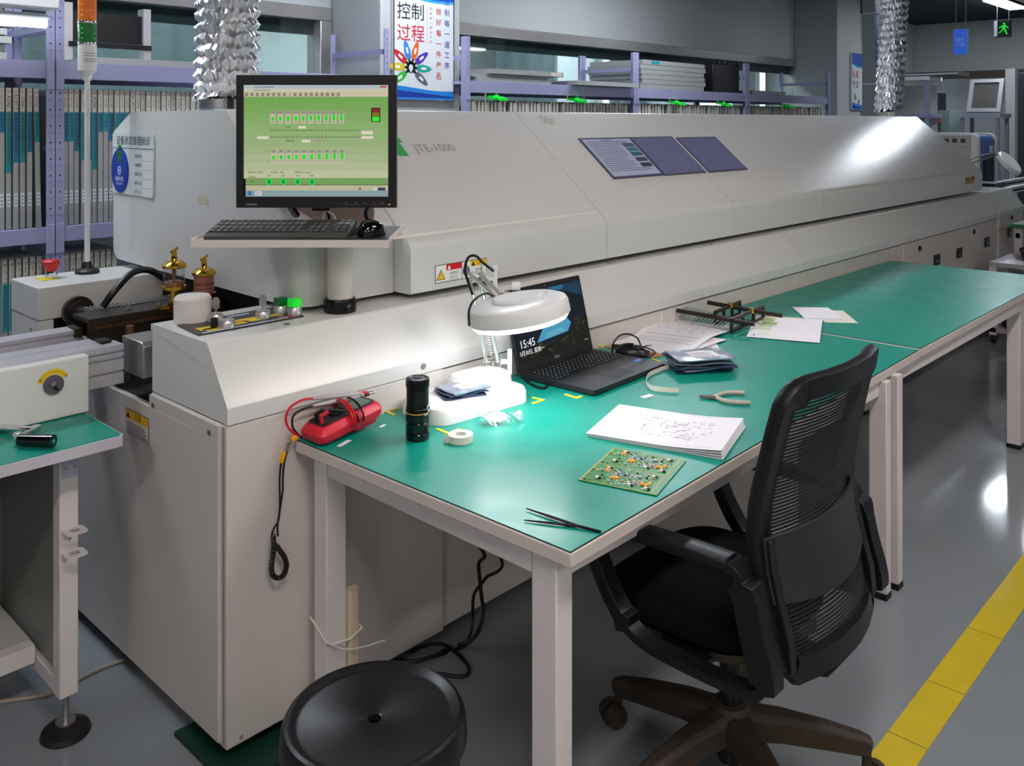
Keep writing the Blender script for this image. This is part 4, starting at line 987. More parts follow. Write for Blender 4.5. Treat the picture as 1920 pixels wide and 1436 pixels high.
# ------------------------------------------------------------------ silver anti-static bags
esd = mat('anti_static_film', (170, 178, 196), 0.2, metal=0.6, bump=0.5, bscale=30, var=0.25, scale=18)
esdd = mat('anti_static_dark', (62, 74, 104), 0.18, metal=0.5, bump=0.5, bscale=30, var=0.3, scale=14)
def bag(c, w, h, rz, z, seed, label, group, face=True, dark=False):
    T = TR(c[0], c[1], z, rz); rnd = random.Random(seed); ph = rnd.random() * 6
    b = MB(); m_ = esdd if dark else esd
    def top(u, v): return T @ Vector(((u - 0.5) * w, (v - 0.5) * h, 0.0045 + 0.0018 * math.sin(u * 9 + ph) * math.sin(v * 7 + ph) + 0.0025 * math.sin(math.pi * u) * math.sin(math.pi * v)))
    b.grid(top, 14, 14, m_, th=0.004)
    if face:
        def lab(u, v): return top(0.28 + 0.5 * u, 0.2 + 0.5 * v) + Vector((0, 0, 0.0006))
        b.grid(lab, 8, 8, paper)
        for k in range(4):
            def ln(u, v, k=k): return top(0.33 + (0.36 - 0.05 * (k % 2)) * u, 0.28 + 0.09 * k + 0.02 * v) + Vector((0, 0, 0.001))
            b.grid(ln, 6, 1, ink)
    return solo('anti_static_bag', b, label, 'anti-static bag', group, loc=tuple(T.translation))
for i in range(3):
    bag((1.742 + 0.004 * i, 1.852 - 0.003 * i), 0.125, 0.095, -22 + 7 * i, 0.796 + i * 0.0075, i, '%s silver bag on the magnifier lamp base' % ('bottom', 'middle', 'top')[i], 'silver bags on the lamp base', face=(i == 2), dark=(i != 2))
for i in range(6):
    bag((2.585 + 0.01 * math.sin(i * 2.1), 1.585 + 0.012 * math.cos(i * 1.7)), 0.2, 0.135, 38 - 60 + 9 * math.sin(i * 1.9) + (-12), 0.7512 + i * 0.0085, 10 + i, '%s silver anti-static bag in the pile right of the laptop' % ('lowest', 'second lowest', 'third', 'fourth', 'fifth', 'topmost')[i], 'silver bags right of the laptop', face=(i == 5), dark=(i % 2 == 0))
# clear plastic bag
clear = glassmat('clear_film', (236, 246, 246), 0.12, 0.2)
b = MB()
def cb(u, v):
    x, y = Vector((1.676, 1.694, 0.75)).lerp(Vector((1.779, 1.633, 0.75)), u).xy
    return Vector((x + 0.02 * v, y + 0.055 * v, 0.753 + 0.03 * math.sin(math.pi * v) * (1 - 0.3 * u) + 0.006 * math.sin(u * 11 + v * 5)))
b.grid(cb, 18, 10, clear); b.grid(lambda u, v: cb(0.12 + 0.5 * u, 0.2 + 0.5 * v) - Vector((0, 0, 0.004)), 8, 6, mat('crumpled_white', (226, 234, 234), 0.4, bump=0.5, bscale=60))
solo('plastic_bag', b, 'crumpled clear plastic bag lying before the lamp base', 'plastic bag')
# paper tape roll
t = thing('tape_roll', (1.571, 1.668, 0.7505), 'small roll of white paper tape standing flat beside the torch', 'tape roll')
b = MB(); b.lathe([(0.015, 0), (0.032, 0), (0.032, 0.018), (0.015, 0.018)], mat('tape_paper', (226, 220, 206), 0.6), (1.571, 1.668, 0.7505), n=36, closed=True)
for k in range(3): b.lathe([(0.019 + k * 0.004, 0.0181), (0.0195 + k * 0.004, 0.0184), (0.02 + k * 0.004, 0.0181)], P('bdb6a6'), (1.571, 1.668, 0.7505), n=36, closed=True)
part(t, 'roll', b)
b = MB(); b.tube([(1.54, 1.674, 0.76), (1.534, 1.684, 0.7605), (1.533, 1.692, 0.762)], 0.0012, MATS['tape_paper'], n=4); b.bar((1.541, 1.672, 0.76), (1.534, 1.69, 0.761), 0.0012, 0.017, MATS['tape_paper']); part(t, 'loose_end', b)
# torch
t = thing('torch', (1.5, 1.757, 0.7505), 'black metal torch standing upright on the bench', 'torch')
O = (1.507, 1.762, 0.7505)
b = MB(); b.lathe([(0, 0), (0.0295, 0), (0.031, 0.003), (0.031, 0.016), (0.0295, 0.018), (0.031, 0.02), (0.031, 0.044), (0.0295, 0.046), (0.031, 0.048), (0.031, 0.066), (0.029, 0.068)], blackgloss, O, n=40); part(t, 'head', b)
b = MB(); b.lathe([(0.0295, 0.068), (0.0295, 0.071)], P('c8a24a'), O, n=40); part(t, 'gold_ring', b)
b = MB(); b.lathe([(0.029, 0.071), (0.031, 0.074), (0.031, 0.08), (0.0295, 0.082), (0.0295, 0.088), (0.0285, 0.09)] + [(0.0285 + 0.0006 * (k % 2), 0.092 + k * 0.002) for k in range(20)] + [(0.0285, 0.134), (0.031, 0.136), (0.031, 0.152), (0.029, 0.157), (0.024, 0.158), (0.022, 0.155), (0, 0.155)], mat('torch_black', (18, 20, 20), 0.32, metal=0.4), O, n=40); part(t, 'barrel', b)
b = MB(); b.lathe([(0, 0.155), (0.02, 0.1552), (0.02, 0.157), (0.01, 0.157), (0.009, 0.16), (0, 0.161)], P('3a3c40'), O, n=28); part(t, 'tail_switch', b)
b = MB(); T = frame((O[0] + 0.0305 * 0.38, O[1] - 0.0305 * 0.93, O[2] + 0.082), (0.93, 0.38, 0), (0, 0, 1)); b.lathe([(0.0055, -0.001), (0.0075, -0.001), (0.0075, 0.002), (0.0055, 0.002)], P('d8d8d8'), n=20, T=T, closed=True); b.lathe([(0, -0.001), (0.0055, -0.001), (0.0055, 0.001), (0, 0.001)], black, n=20, T=T); part(t, 'side_button', b)
# red multimeter with its leads
t = thing('multimeter', (1.41, 1.925, 0.7505), 'red multimeter lying at the bench corner with its leads coiled on top', 'multimeter')
TM = Matrix.Translation((1.294, 1.926, 0.7525)) @ Matrix.Rotation(R(2), 4, 'Z') @ Matrix.Rotation(R(-9), 4, 'Y')
rub = mat('red_rubber', (222, 34, 58), 0.38, var=0.04)
b = MB(); vs = []; secs = ((0.0, 0.006), (0.008, 0.0), (0.024, -0.002), (0.036, 0.004), (0.042, 0.010)); N = 0
for h, e in secs:
    r_ = rrect(0.0 + e, 0.205 - e, -0.047 + e, 0.047 - e, 0.02, 5); N = len(r_); vs += [TM @ Vector((x, y, h)) for x, y in r_]
fs = [(k * N + j, k * N + (j + 1) % N, (k + 1) * N + (j + 1) % N, (k + 1) * N + j) for k in range(4) for j in range(N)] + [tuple(range(N))[::-1], tuple(range(4 * N, 5 * N))]
b.add(vs, fs, rub); part(t, 'case', b)
b = MB(); b.prism(rrect(0.018, 0.19, -0.034, 0.034, 0.01), 'z', 0.0415, 0.0445, mat('meter_face', (46, 44, 50), 0.4), T=TM); T = TM @ Matrix.Translation((0, 0, 0.0448))
b.disc(0.085, 0, 0.02, P('242428'), T); b.rect(0.13, 0.182, -0.026, 0.026, P('7c8c84'), T)
for k in range(4): b.disc(0.028, -0.024 + k * 0.016, 0.006, P('101012'), T, 0.0002)
for k in range(4): b.rect(0.114, 0.122, -0.026 + k * 0.014, -0.016 + k * 0.014, P('c8a020') if k == 1 else P('686870'), T, 0.0002)
part(t, 'face', b)
b = MB(); b.box(0.066, 0.104, -0.004, 0.004, 0.0445, 0.053, black, T=TM); b.cyl(TM @ Vector((0.085, 0, 0.0445)), TM @ Vector((0.085, 0, 0.049)), 0.017, black, n=20); part(t, 'dial', b)
b = MB(); b.box(0.12, 0.19, -0.03, 0.03, -0.016, 0.004, rub, T=TM); part(t, 'stand', b, bw=0.004)
for m_, y0 in ((black, 0.008), (red, -0.014)):
    b = MB(); b.tube([TM @ Vector((0.03, y0, 0.042)), TM @ Vector((0.03, y0, 0.064)), TM @ Vector((0.05, y0 - 0.003, 0.067))], 0.0058, m_, n=10); part(t, 'plug', b)
grip = mat('probe_grey', (176, 172, 172), 0.45)
for m_, p0, p1, tip in ((red, (1.322, 1.963, 0.852), (1.469, 1.963, 0.832), (1.519, 1.963, 0.828)), (black, (1.322, 1.963, 0.833), (1.476, 1.963, 0.825), (1.525, 1.963, 0.821))):
    b = MB(); p0, p1, tip = Vector(p0), Vector(p1), Vector(tip); d = (p1 - p0).normalized()
    b.cyl(p0, p0.lerp(p1, 0.25), 0.0035, grip, r2=0.0062, n=12); b.cyl(p0.lerp(p1, 0.25), p1, 0.0062, grip, r2=0.0072, n=12); b.lathe([(0.0072, 0), (0.0092, 0.002), (0.0092, 0.005), (0.0072, 0.006)], grip, n=16, T=frame(p1, d.orthogonal(), d.cross(d.orthogonal())))
    pr = part(t, 'probe', b)
    b = MB(); b.cyl(p1, p1.lerp(tip, 0.55), 0.0058, m_, r2=0.0045, n=12); part(pr, 'collar', b)
    b = MB(); b.cyl(p1.lerp(tip, 0.5), tip, 0.001, brass, n=6); part(pr, 'tip', b)
b = MB(); b.tube([(1.324, 1.963, 0.852), (1.29, 1.963, 0.855), (1.257, 1.963, 0.845), (1.243, 1.963, 0.823), (1.249, 1.963, 0.797), (1.268, 1.963, 0.776), (1.285, 1.963, 0.764)], 0.0032, red, n=8, smooth=6)
lp = [TM @ Vector((0.098 + 0.006 * k + 0.03 * math.cos(a), 0.062 * math.cos(a + 0.3), 0.03 + 0.036 * math.sin(a))) for k, a in enumerate([0.2 + i * 2 * math.pi / 14 for i in range(15)])]
lpr = []
for i in range(29):
    a = i * 2 * math.pi / 14; lpr.append(TM @ Vector((0.108 + 0.008 * (i // 14) + 0.012 * math.cos(a), 0.055 * math.cos(a), 0.031 + 0.036 * math.sin(a))))
part(t, 'red_lead', b); b = MB(); b.tube(lpr, 0.0034, red, n=8, smooth=3); part(t, 'red_lead', b)
b = MB(); b.tube([(1.322, 1.963, 0.833), (1.289, 1.963, 0.831), (1.265, 1.963, 0.82), (1.262, 1.963, 0.797), (1.274, 1.963, 0.775), (1.29, 1.963, 0.758)], 0.003, black, n=8, smooth=6)
part(t, 'black_lead', b); b = MB(); b.tube([TM @ Vector((0.05, 0.005, 0.067)), TM @ Vector((0.08, -0.02, 0.06)), TM @ Vector((0.11, -0.045, 0.045)), TM @ Vector((0.115, -0.053, 0.02))], 0.003, black, n=8, smooth=5)
part(t, 'black_lead', b); b = MB(); b.tube([TM @ Vector((0.142 + 0.01 * math.cos(i * 0.45), 0.053 * math.cos(i * 0.45), 0.03 + 0.03 * math.sin(i * 0.45))) for i in range(15)], 0.003, black, n=8, smooth=3)
part(t, 'black_lead', b)
# wrist-strap cord hanging from the bench corner
t = thing('grounding_cord', (1.22, 1.93, 0.43), 'black coiled grounding cord with yellow clips hanging off the bench corner', 'cord')
yc = mat('clip_yellow', (240, 170, 20), 0.4)
b = MB(); b.bar((1.274, 1.963, 0.766), (1.259, 1.963, 0.76), 0.011, 0.009, yc); part(t, 'clip', b, bw=0.001); b = MB(); b.bar((1.238, 1.963, 0.738), (1.229, 1.963, 0.711), 0.009, 0.009, yc); part(t, 'clip', b, bw=0.001)
b = MB(); b.bar((1.259, 1.963, 0.76), (1.248, 1.963, 0.754), 0.007, 0.006, steel); b.bar((1.249, 1.963, 0.757), (1.243, 1.963, 0.737), 0.007, 0.006, steel); part(t, 'clip_jaw', b)
b = MB(); b.tube([(1.229, 1.963, 0.711), (1.225, 1.963, 0.669), (1.226, 1.963, 0.615), (1.222, 1.963, 0.57), (1.209, 1.963, 0.554), (1.202, 1.963, 0.54)], 0.0025, black, n=8, smooth=5)
b.tube([(1.251, 1.963, 0.753), (1.238, 1.963, 0.708), (1.234, 1.963, 0.666), (1.234, 1.963, 0.64), (1.225, 1.963, 0.589), (1.219, 1.963, 0.557), (1.22, 1.963, 0.53)], 0.0025, black, n=8, smooth=5); part(t, 'straight_cord', b)
ctl = cat([Vector(p) for p in ((1.206, 1.963, 0.537), (1.209, 1.963, 0.511), (1.206, 1.963, 0.488), (1.202, 1.963, 0.46), (1.206, 1.963, 0.437), (1.222, 1.963, 0.424), (1.238, 1.963, 0.428), (1.245, 1.963, 0.447), (1.24, 1.963, 0.468), (1.228, 1.963, 0.488), (1.215, 1.963, 0.509))], 34)
pts = []
for i, p in enumerate(ctl):
    d = (ctl[min(i + 1, len(ctl) - 1)] - ctl[max(i - 1, 0)]).normalized(); a1 = d.cross(fv).normalized(); pts.append(p + (a1 * math.cos(i * 0.95) + fv * math.sin(i * 0.95)) * 0.0058)
b = MB(); b.tube(pts, 0.0016, black, n=6); part(t, 'coil', b)

# ------------------------------------------------------------------ laptop
t = thing('laptop', (2.28, 1.8, 0.7505), 'open black laptop showing a night lake lock screen', 'laptop')
TL = Matrix.Translation((2.283, 1.945, 0.7515)) @ Matrix.Rotation(R(2.6), 4, 'Z')
lbk = mat('laptop_black', (34, 34, 37), 0.42, var=0.06); keym = mat('laptop_keys', (20, 20, 22), 0.5)
b = MB(); b.prism(rrect(-0.202, 0.202, -0.292, 0.0, 0.008), 'z', 0.002, 0.017, lbk, T=TL); T = TL @ Matrix.Translation((0, 0, 0.0174))
b.rect(-0.185, 0.185, -0.135, -0.022, P('1c1c1e'), T); b.rect(-0.06, 0.055, -0.275, -0.165, P('29292c'), T); b.rect(0.15, 0.185, -0.215, -0.195, P('2f6ad0'), T, 0.0003); b.rect(0.155, 0.175, -0.166, -0.162, P('c8ccd0'), T, 0.0003)
b.text('intel', 0.012, P('e8ecf4'), T @ Matrix.Translation((0.167, -0.205, 0.0006)))
part(t, 'base', b, bw=0.002)
b = MB()
for r_ in range(6):
    nk = 15; y = -0.032 - r_ * 0.018
    for k in range(19):
        if r_ == 5 and 4 <= k <= 8:
            if k == 4: b.box(-0.181 + 4 * 0.0192, -0.181 + 9 * 0.0192 - 0.003, y - 0.0145, y, 0.0172, 0.0186, keym, T=TL)
            continue
        b.box(-0.181 + k * 0.0192, -0.181 + k * 0.0192 + 0.0162, y - 0.0145, y, 0.0172, 0.0186, keym, T=TL)
        b.rect(-0.181 + k * 0.0192 + 0.005, -0.181 + k * 0.0192 + 0.010, y - 0.0095, y - 0.005, P('b8babe'), TL, 0.0188)
part(t, 'keyboard', b)
TS = TL @ Matrix.Translation((0, 0.0015, 0.015)) @ Matrix.Rotation(R(76.5), 4, 'X')
b = MB(); b.prism(rrect(-0.202, 0.202, 0.0, 0.262, 0.008), 'z', -0.009, 0.0, lbk, T=TS)
b.disc(0.0, 0.252, 0.002, P('c8d0d8'), TS, 0.0006, n=10); b.text('DELL', 0.013, P('b0b2b6'), TS @ Matrix.Translation((0, 0.014, 0.0006)))
lid = part(t, 'lid', b, bw=0.0015)
b = MB(); w, y0, y1 = 0.194, 0.03, 0.243
def sk(pts, h, k=0.9, z=0.0006): b.poly(pts, S(h, k), TS, z)
sk([(-w, y0), (w, y0), (w, y1), (-w, y1)], '141c26')
sk([(-w, y1 - 0.02), (-0.06, y1 - 0.03), (0.06, y1 - 0.012), (w, y1 - 0.05), (w, y1), (-w, y1)], '1c3a52', 0.9, 0.0008)
sk([(0.02, y1), (0.1, y1), (0.09, y1 - 0.016), (0.02, y1 - 0.012)], '2c6a92', 0.9, 0.001)
sk([(-0.09, 0.075), (0.08, 0.085), (0.105, 0.11), (0.085, 0.132), (0.06, 0.142), (0.045, 0.132), (0.022, 0.15), (0.0, 0.138), (-0.03, 0.13), (-0.06, 0.105)], '4a94b8', 1.0, 0.001)
sk([(-0.05, 0.08), (0.07, 0.09), (0.05, 0.105), (-0.03, 0.098)], '5aa4c0', 1.0, 0.0012)
sk([(-w, y0), (w, y0), (w, 0.12), (0.15, 0.11), (0.1, 0.085), (0.02, 0.06), (-0.06, 0.055), (-0.12, 0.062), (-w, 0.05)], '1e2218', 0.7, 0.00115)
rnd = random.Random(4)
for i in range(90):
    x = -w + 0.01 + rnd.random() * (2 * w - 0.03); y = y0 + 0.004 + rnd.random() * (0.03 + 0.02 * abs(x) / w) ; y += 0.045 if x > 0.11 else 0
    s_ = 0.003 + rnd.random() * 0.008
    sk([(x - s_, y), (x, y - s_ * 0.5), (x + s_, y), (x + s_ * 0.4, y + s_ * 0.6), (x - s_ * 0.5, y + s_ * 0.5)], ('5a4c28', '6a5230', '3c4a2c', '2a3826', '504426')[i % 5], 0.4, 0.0012 + 0.00001 * i)
b.text('15:45', 0.036, S('f4f6fa', 1.0), TS @ Matrix.Translation((-0.14, 0.082, 0.0024))); b.text('5月30日, 星期一', 0.018, S('f4f6fa', 1.0), TS @ Matrix.Translation((-0.122, 0.054, 0.0024)))
for x in (0.165, 0.177): b.disc(x, 0.04, 0.0022, S('e8ecf0', 0.9), TS, 0.0024, n=8)
part(lid, 'screen', b)
b = MB(); b.tube([(2.072, 1.902, 0.755), (2.049, 1.848, 0.754), (2.045, 1.804, 0.754), (2.076, 1.814, 0.755), (2.088, 1.842, 0.757)], 0.004, black, n=8, smooth=6); part(t, 'charger_cable', b)
# mouse on the right of the laptop
t = thing('mouse', (2.55, 1.85, 0.7505), 'black computer mouse on the green bench behind the laptop corner', 'mouse')
TMo = TR(2.56, 1.835, 0.7508, -62)
def mshape(TT, L_, W_, H_):
    def f(u, v):
        a = 2 * math.pi * u; e = v * math.pi / 2; c, s_ = math.cos(a), math.sin(a)
        x = L_ * c * math.cos(e) ** 0.7 * (1.0 - 0.08 * c); y = W_ * s_ * math.cos(e) ** 0.6 * (1.0 - 0.12 * math.cos(a) ** 2); z = H_ * math.sin(e) ** 0.8 * (1 - 0.2 * c)
        return TT @ Vector((x, y, z))
    return f
b = MB(); b.grid(mshape(TMo, 0.06, 0.034, 0.036), 32, 10, mat('mouse_black', (26, 25, 27), 0.3)); part(t, 'body', b)
b = MB(); b.cyl(TMo @ Vector((0.03, -0.003, 0.0275)), TMo @ Vector((0.03, 0.003, 0.0275)), 0.008, P('3c3c40'), n=16); part(t, 'wheel', b)
b = MB(); b.tube([TMo @ Vector((0.056, 0, 0.008)), (2.491, 1.749, 0.8), (2.506, 1.781, 0.83), (2.428, 1.769, 0.86), (2.391, 1.779, 0.854), (2.356, 1.773, 0.833), (2.53, 1.906, 0.752)], 0.0028, black, n=8, smooth=7); part(t, 'cord', b)
b = MB(); b.tube([(2.561, 1.759, 0.754), (2.553, 1.733, 0.753), (2.546, 1.711, 0.753)], 0.003, yellow, n=8); part(t, 'yellow_tag', b)
# second cable loops by the mouse
b = MB(); b.tube([(2.555, 1.873, 0.753), (2.613, 1.897, 0.757), (2.658, 1.889, 0.758), (2.65, 1.825, 0.757), (2.624, 1.79, 0.755), (2.575, 1.785, 0.754), (2.603, 1.838, 0.754), (2.666, 1.864, 0.757), (2.7, 1.855, 0.756)], 0.0028, black, n=8, smooth=7); solo('cable', b, 'short black cable looped between the mouse and the clipboard', 'cable')

# ------------------------------------------------------------------ papers
def sheet(name, o, xd, w, h, z, label, cat_, m_=None, curl=None, marks=(), group=None, th=0.0011, nu=14, nv=10):
    xd = Vector((xd[0], xd[1], 0)).normalized(); yd = Vector((-xd.y, xd.x, 0)); o = Vector((o[0], o[1], 0))
    cf = curl or (lambda u, v: 0)
    f = lambda u, v: o + xd * (u * w) + yd * (v * h) + Vector((0, 0, z + th + cf(u, v)))
    b = MB(); b.grid(f, nu, nv, m_ or paper, th=th)
    for u0, u1, v0, v1, mm in marks: b.grid(lambda u, v: f(u0 + (u1 - u0) * u, v0 + (v1 - v0) * v) + Vector((0, 0, 0.0005)), max(1, int((u1 - u0) * nu)), 1, mm)
    c = f(0.5, 0.5)
    return solo(name, b, label, cat_, group, loc=(c.x, c.y, z))
rnd = random.Random(11)
def scribble(n, u0, u1, v0, v1, s=0.05):
    out = []
    for i in range(n):
        u = u0 + (u1 - u0) * rnd.random(); v = v0 + (v1 - v0) * rnd.random(); l = s * (0.3 + rnd.random())
        out.append((u, min(u + l, u1), v, v + 0.007, inkl)) if i % 3 else out.append((u, u + 0.006, v, min(v + l, v1), inkl))
    return out
# drawing stack before the chair: four sheets, the upper ones lifted at the right edge
xd = (0.104, -0.345); o = (1.815, 1.452)
for i in range(4):
    c = (lambda k: (lambda u, v: (0.0016 * k) * max(0, u - 0.55) ** 1.5 * 8 + 0.0015 * k))(i)
    mk = ([(0.04, 0.96, 0.955, 0.958, inkl), (0.04, 0.96, 0.045, 0.048, inkl)] + scribble(110, 0.2, 0.85, 0.2, 0.78)) if i == 3 else ()
    sheet('drawing_sheet', (o[0] + 0.001 * (3 - i), o[1] - 0.001 * (3 - i)), (xd[0] + 0.0015 * i, xd[1]), 0.352, 0.262, 0.7508 + i * 0.0013, '%s sheet of the circuit drawing stack before the chair' % ('bottom', 'second', 'third', 'top printed')[i], 'paper sheet', curl=c, marks=mk, group='circuit drawing stack')
# clipboard with papers near the laptop
b = MB(); b.prism([(2.582, 1.981, 0.75)[:2], (2.573, 1.768, 0.75)[:2], (2.778, 1.73, 0.75)[:2], (2.846, 1.924, 0.75)[:2]], 'z', 0.7508, 0.7535, mat('clipboard_brown', (176, 132, 82), 0.6, var=0.1)); solo('clipboard', b, 'brown fibreboard clipboard under loose papers by the oven', 'clipboard')
sheet('paper_sheet', Vector((2.628, 2.036, 0.75)) - Vector((0, 0.052, 0)), (0.0 + 0.01, -0.3), 0.29, 0.33, 0.7545, 'lower sheet of the loose papers on the clipboard', 'paper sheet', curl=lambda u, v: 0.003 * math.sin(3 * v))
sheet('paper_sheet', Vector((2.694, 2.024, 0.75)) - Vector((0, 0.045, 0)), (0.05, -0.3), 0.275, 0.42, 0.7575, 'upper wavy printed sheet of the loose papers on the clipboard', 'paper sheet', curl=lambda u, v: 0.012 * max(0, math.sin(5.2 * v - 1.3)) + 0.006 * u * math.sin(7 * v), marks=[(0.1, 0.9, 0.12 + 0.1 * i, 0.128 + 0.1 * i, inkl) for i in range(3)] + scribble(60, 0.1, 0.85, 0.45, 0.92), nv=26)
sheet('paper_sheet', (2.732, 1.778, 0.75), (0.12, -0.16), 0.16, 0.21, 0.751, 'small sheet peeking out below the loose papers', 'paper sheet')
b = MB(); b.tube([(2.573, 1.938, 0.765), (2.599, 1.87, 0.768), (2.584, 1.791, 0.766)], 0.006, black, n=8, smooth=4); b.tube([(2.558, 1.922, 0.763), (2.542, 1.836, 0.766), (2.552, 1.754, 0.764)], 0.004, P('4a3c44'), n=8, smooth=4); solo('spiral_binding', b, 'dark spiral bound edge lying on the clipboard papers', 'notebook spine')
# translucent corrugated sheet
film = glassmat('corrugated_film', (206, 220, 222), 0.16, 0.25); fl = mat('film_line', (214, 224, 226), 0.4)
p0, p1, p2, p3 = (Vector((3.103, 2.027, 0.775)), Vector((3.085, 1.749, 0.768)), Vector((3.223, 1.766, 0.776)), Vector((3.192, 1.987, 0.8)))
b = MB(); ff = lambda u, v: p0.lerp(p1, u).lerp(p3.lerp(p2, u), v) + Vector((0, 0, 0.02 * math.sin(math.pi * v) * (1 - u)))
b.grid(ff, 16, 10, film)
for i in range(15): b.grid(lambda u, v: ff(0.06 * i + 0.02 + 0.011 * u, v) + Vector((0, 0, 0.0008)), 1, 10, fl)
solo('plastic_sheet', b, 'translucent ribbed plastic sheet behind the loose papers', 'plastic sheet')
# report with green and orange blocks
gm, om = P('a6cc74'), P('ecc878')
mk = [(0.55 + 0.11 * 0, 0.62, 0.62, 0.8, gm)] + [(0.1 + 0.0 * i, 0.35, 0.2 + 0.07 * i, 0.206 + 0.07 * i, inkl) for i in range(8)]
sheet('report_sheet', (3.069, 1.677, 0.752), (0.1, -0.24), 0.262, 0.4, 0.7528, 'printed report with green blocks on the far bench', 'paper sheet',
      curl=lambda u, v: 0.004 * math.sin(math.pi * v) + 0.004 * u * v, marks=[(0.08, 0.1, 0.05, 0.6, inkl), (0.42, 0.43, 0.03, 0.97, P('c8cad4')), (0.12, 0.3, 0.3, 0.42, P('d4dcb8')), (0.12, 0.3, 0.46, 0.5, gm), (0.12, 0.36, 0.56, 0.68, gm), (0.1, 0.3, 0.72, 0.8, gm), (0.1, 0.3, 0.82, 0.88, gm), (0.05, 0.75, 0.95, 0.985, om), (0.14, 0.3, 0.1, 0.13, P('dfe4c8')), (0.14, 0.3, 0.18, 0.21, P('dfe4c8'))])
sheet('paper_slip', (3.508, 1.565, 0.752), (0.12, -0.16), 0.13, 0.24, 0.7528, 'white cardboard slip farther right on the far bench', 'paper slip', m_=paperb)
sheet('paper_slip', (3.515, 1.657, 0.752), (0.10, -0.125), 0.155, 0.225, 0.7548, 'white paper slip overlapping the cardboard slip on the far bench', 'paper slip', curl=lambda u, v: 0.001 * math.sin(4 * v))
# circuit board
t = thing('circuit_board', (1.7135, 1.2265, 0.7505), 'green circuit board panel with many small parts at the bench front', 'circuit board')
xa = Vector((0.275, -0.96, 0)); TPb = frame((1.716, 1.229, 0.7507), xa, (0.96, 0.275, 0)); w, h = 0.0925, 0.1125
pcbg = mat('solder_mask', (14, 124, 50), 0.32, var=0.12, scale=60); gold = mat('gold_trace', (206, 168, 84), 0.4, metal=0.3)
b = MB(); b.prism([(-w, -h), (w, -h), (w, h), (-w, h)], 'z', 0, 0.0018, pcbg, T=TPb); T = TPb @ Matrix.Translation((0, 0, 0.0021))
for x0, x1, y0, y1 in ((-w, w, -h, -h + 0.002), (-w, w, -0.001, 0.001), (-w, -w + 0.003, -h, h), (-w, w, h - 0.002, h), (w - 0.016, w - 0.014, -h, h)): b.rect(x0, x1, y0, y1, gold, T)
rnd = random.Random(2)
for half in (0, 1):
    oy = -h + half * h
    for i in range(3): b.rect(-w + 0.003, -0.03 + 0.006 * i, oy + 0.022 + i * 0.028, oy + 0.0232 + i * 0.028, gold, T)
    for x in (-0.035, 0.03): b.rect(x, x + 0.0012, oy + 0.008, oy + 0.09, gold, T)
part(t, 'board', b)
b = MB(); pale = P('b8c8c4'); wh = P('e6e6de'); bk2 = P('1c1e20'); orr = P('e8a43c')
for half in (0, 1):
    oy = -h + half * h; rnd = random.Random(2)
    for i in range(280):
        if i < 150: x, y = rnd.gauss(0.0, 0.026), oy + 0.075 + rnd.gauss(0, 0.012)
        elif i < 205: x, y = rnd.gauss(0.02, 0.01), oy + 0.035 + rnd.gauss(0, 0.009)
        else: x, y = -0.085 + 0.155 * rnd.random(), oy + 0.008 + 0.096 * rnd.random()
        x = max(-w + 0.006, min(w - 0.02, x)); y = max(oy + 0.004, min(oy + h - 0.005, y)); s_ = 0.0012 + 0.0016 * rnd.random(); m_ = pale if i < 205 and i % 4 else (bk2, wh, pale, orr)[i % 4]
        b.box(x - s_, x + s_, y - s_ * 0.7, y + s_ * 0.7, 0.0018, 0.0028 + 0.001 * rnd.random(), m_, T=TPb)
    for x, y in ((-0.055, 0.08), (-0.025, 0.045), (-0.018, 0.047), (0.045, 0.04), (0.055, 0.036), (0.06, 0.05)): b.box(x - 0.004, x + 0.004, oy + y - 0.006, oy + y + 0.006, 0.0018, 0.0052, orr, T=TPb)
    for x, y in ((-0.06, 0.028), (0.02, 0.022), (0.06, 0.02), (-0.055, 0.092), (0.055, 0.09)): b.box(x - 0.0035, x + 0.0035, oy + y - 0.0035, oy + y + 0.0035, 0.0018, 0.0062, wh, T=TPb); b.box(x + 0.005, x + 0.01, oy + y - 0.003, oy + y + 0.003, 0.0018, 0.0052, bk2, T=TPb)
part(t, 'components', b, kind='stuff')
matte = mat('matte_black', (14, 14, 16), 0.75, spec=0.2)
# tweezers
t = thing('tweezers', (1.39, 1.2, 0.7505), 'black pointed tweezers lying open near the bench front corner', 'tweezers')
j = Vector((1.412, 1.092, 0.752)); k1 = Vector((1.398, 1.138, 0.754))
for tip_ in ((1.386, 1.27, 0.754), (1.344, 1.237, 0.753)):
    b = MB(); q = Vector(tip_); b.bar(j, k1, 0.0075, 0.0022, matte); mid = k1.lerp(q, 0.55); b.bar(k1, mid, 0.0075, 0.002, matte); b.prism([(0, -0.0037), (0.05, -0.0006), (0.05, 0.0006), (0, 0.0037)], 'z', -0.001, 0.001, matte, T=frame(mid, q - mid, (0, 0, 1)) @ Matrix.Rotation(R(-90), 4, 'X') @ Matrix.Scale((q - mid).length / 0.05, 4, (1, 0, 0))); part(t, 'arm', b)
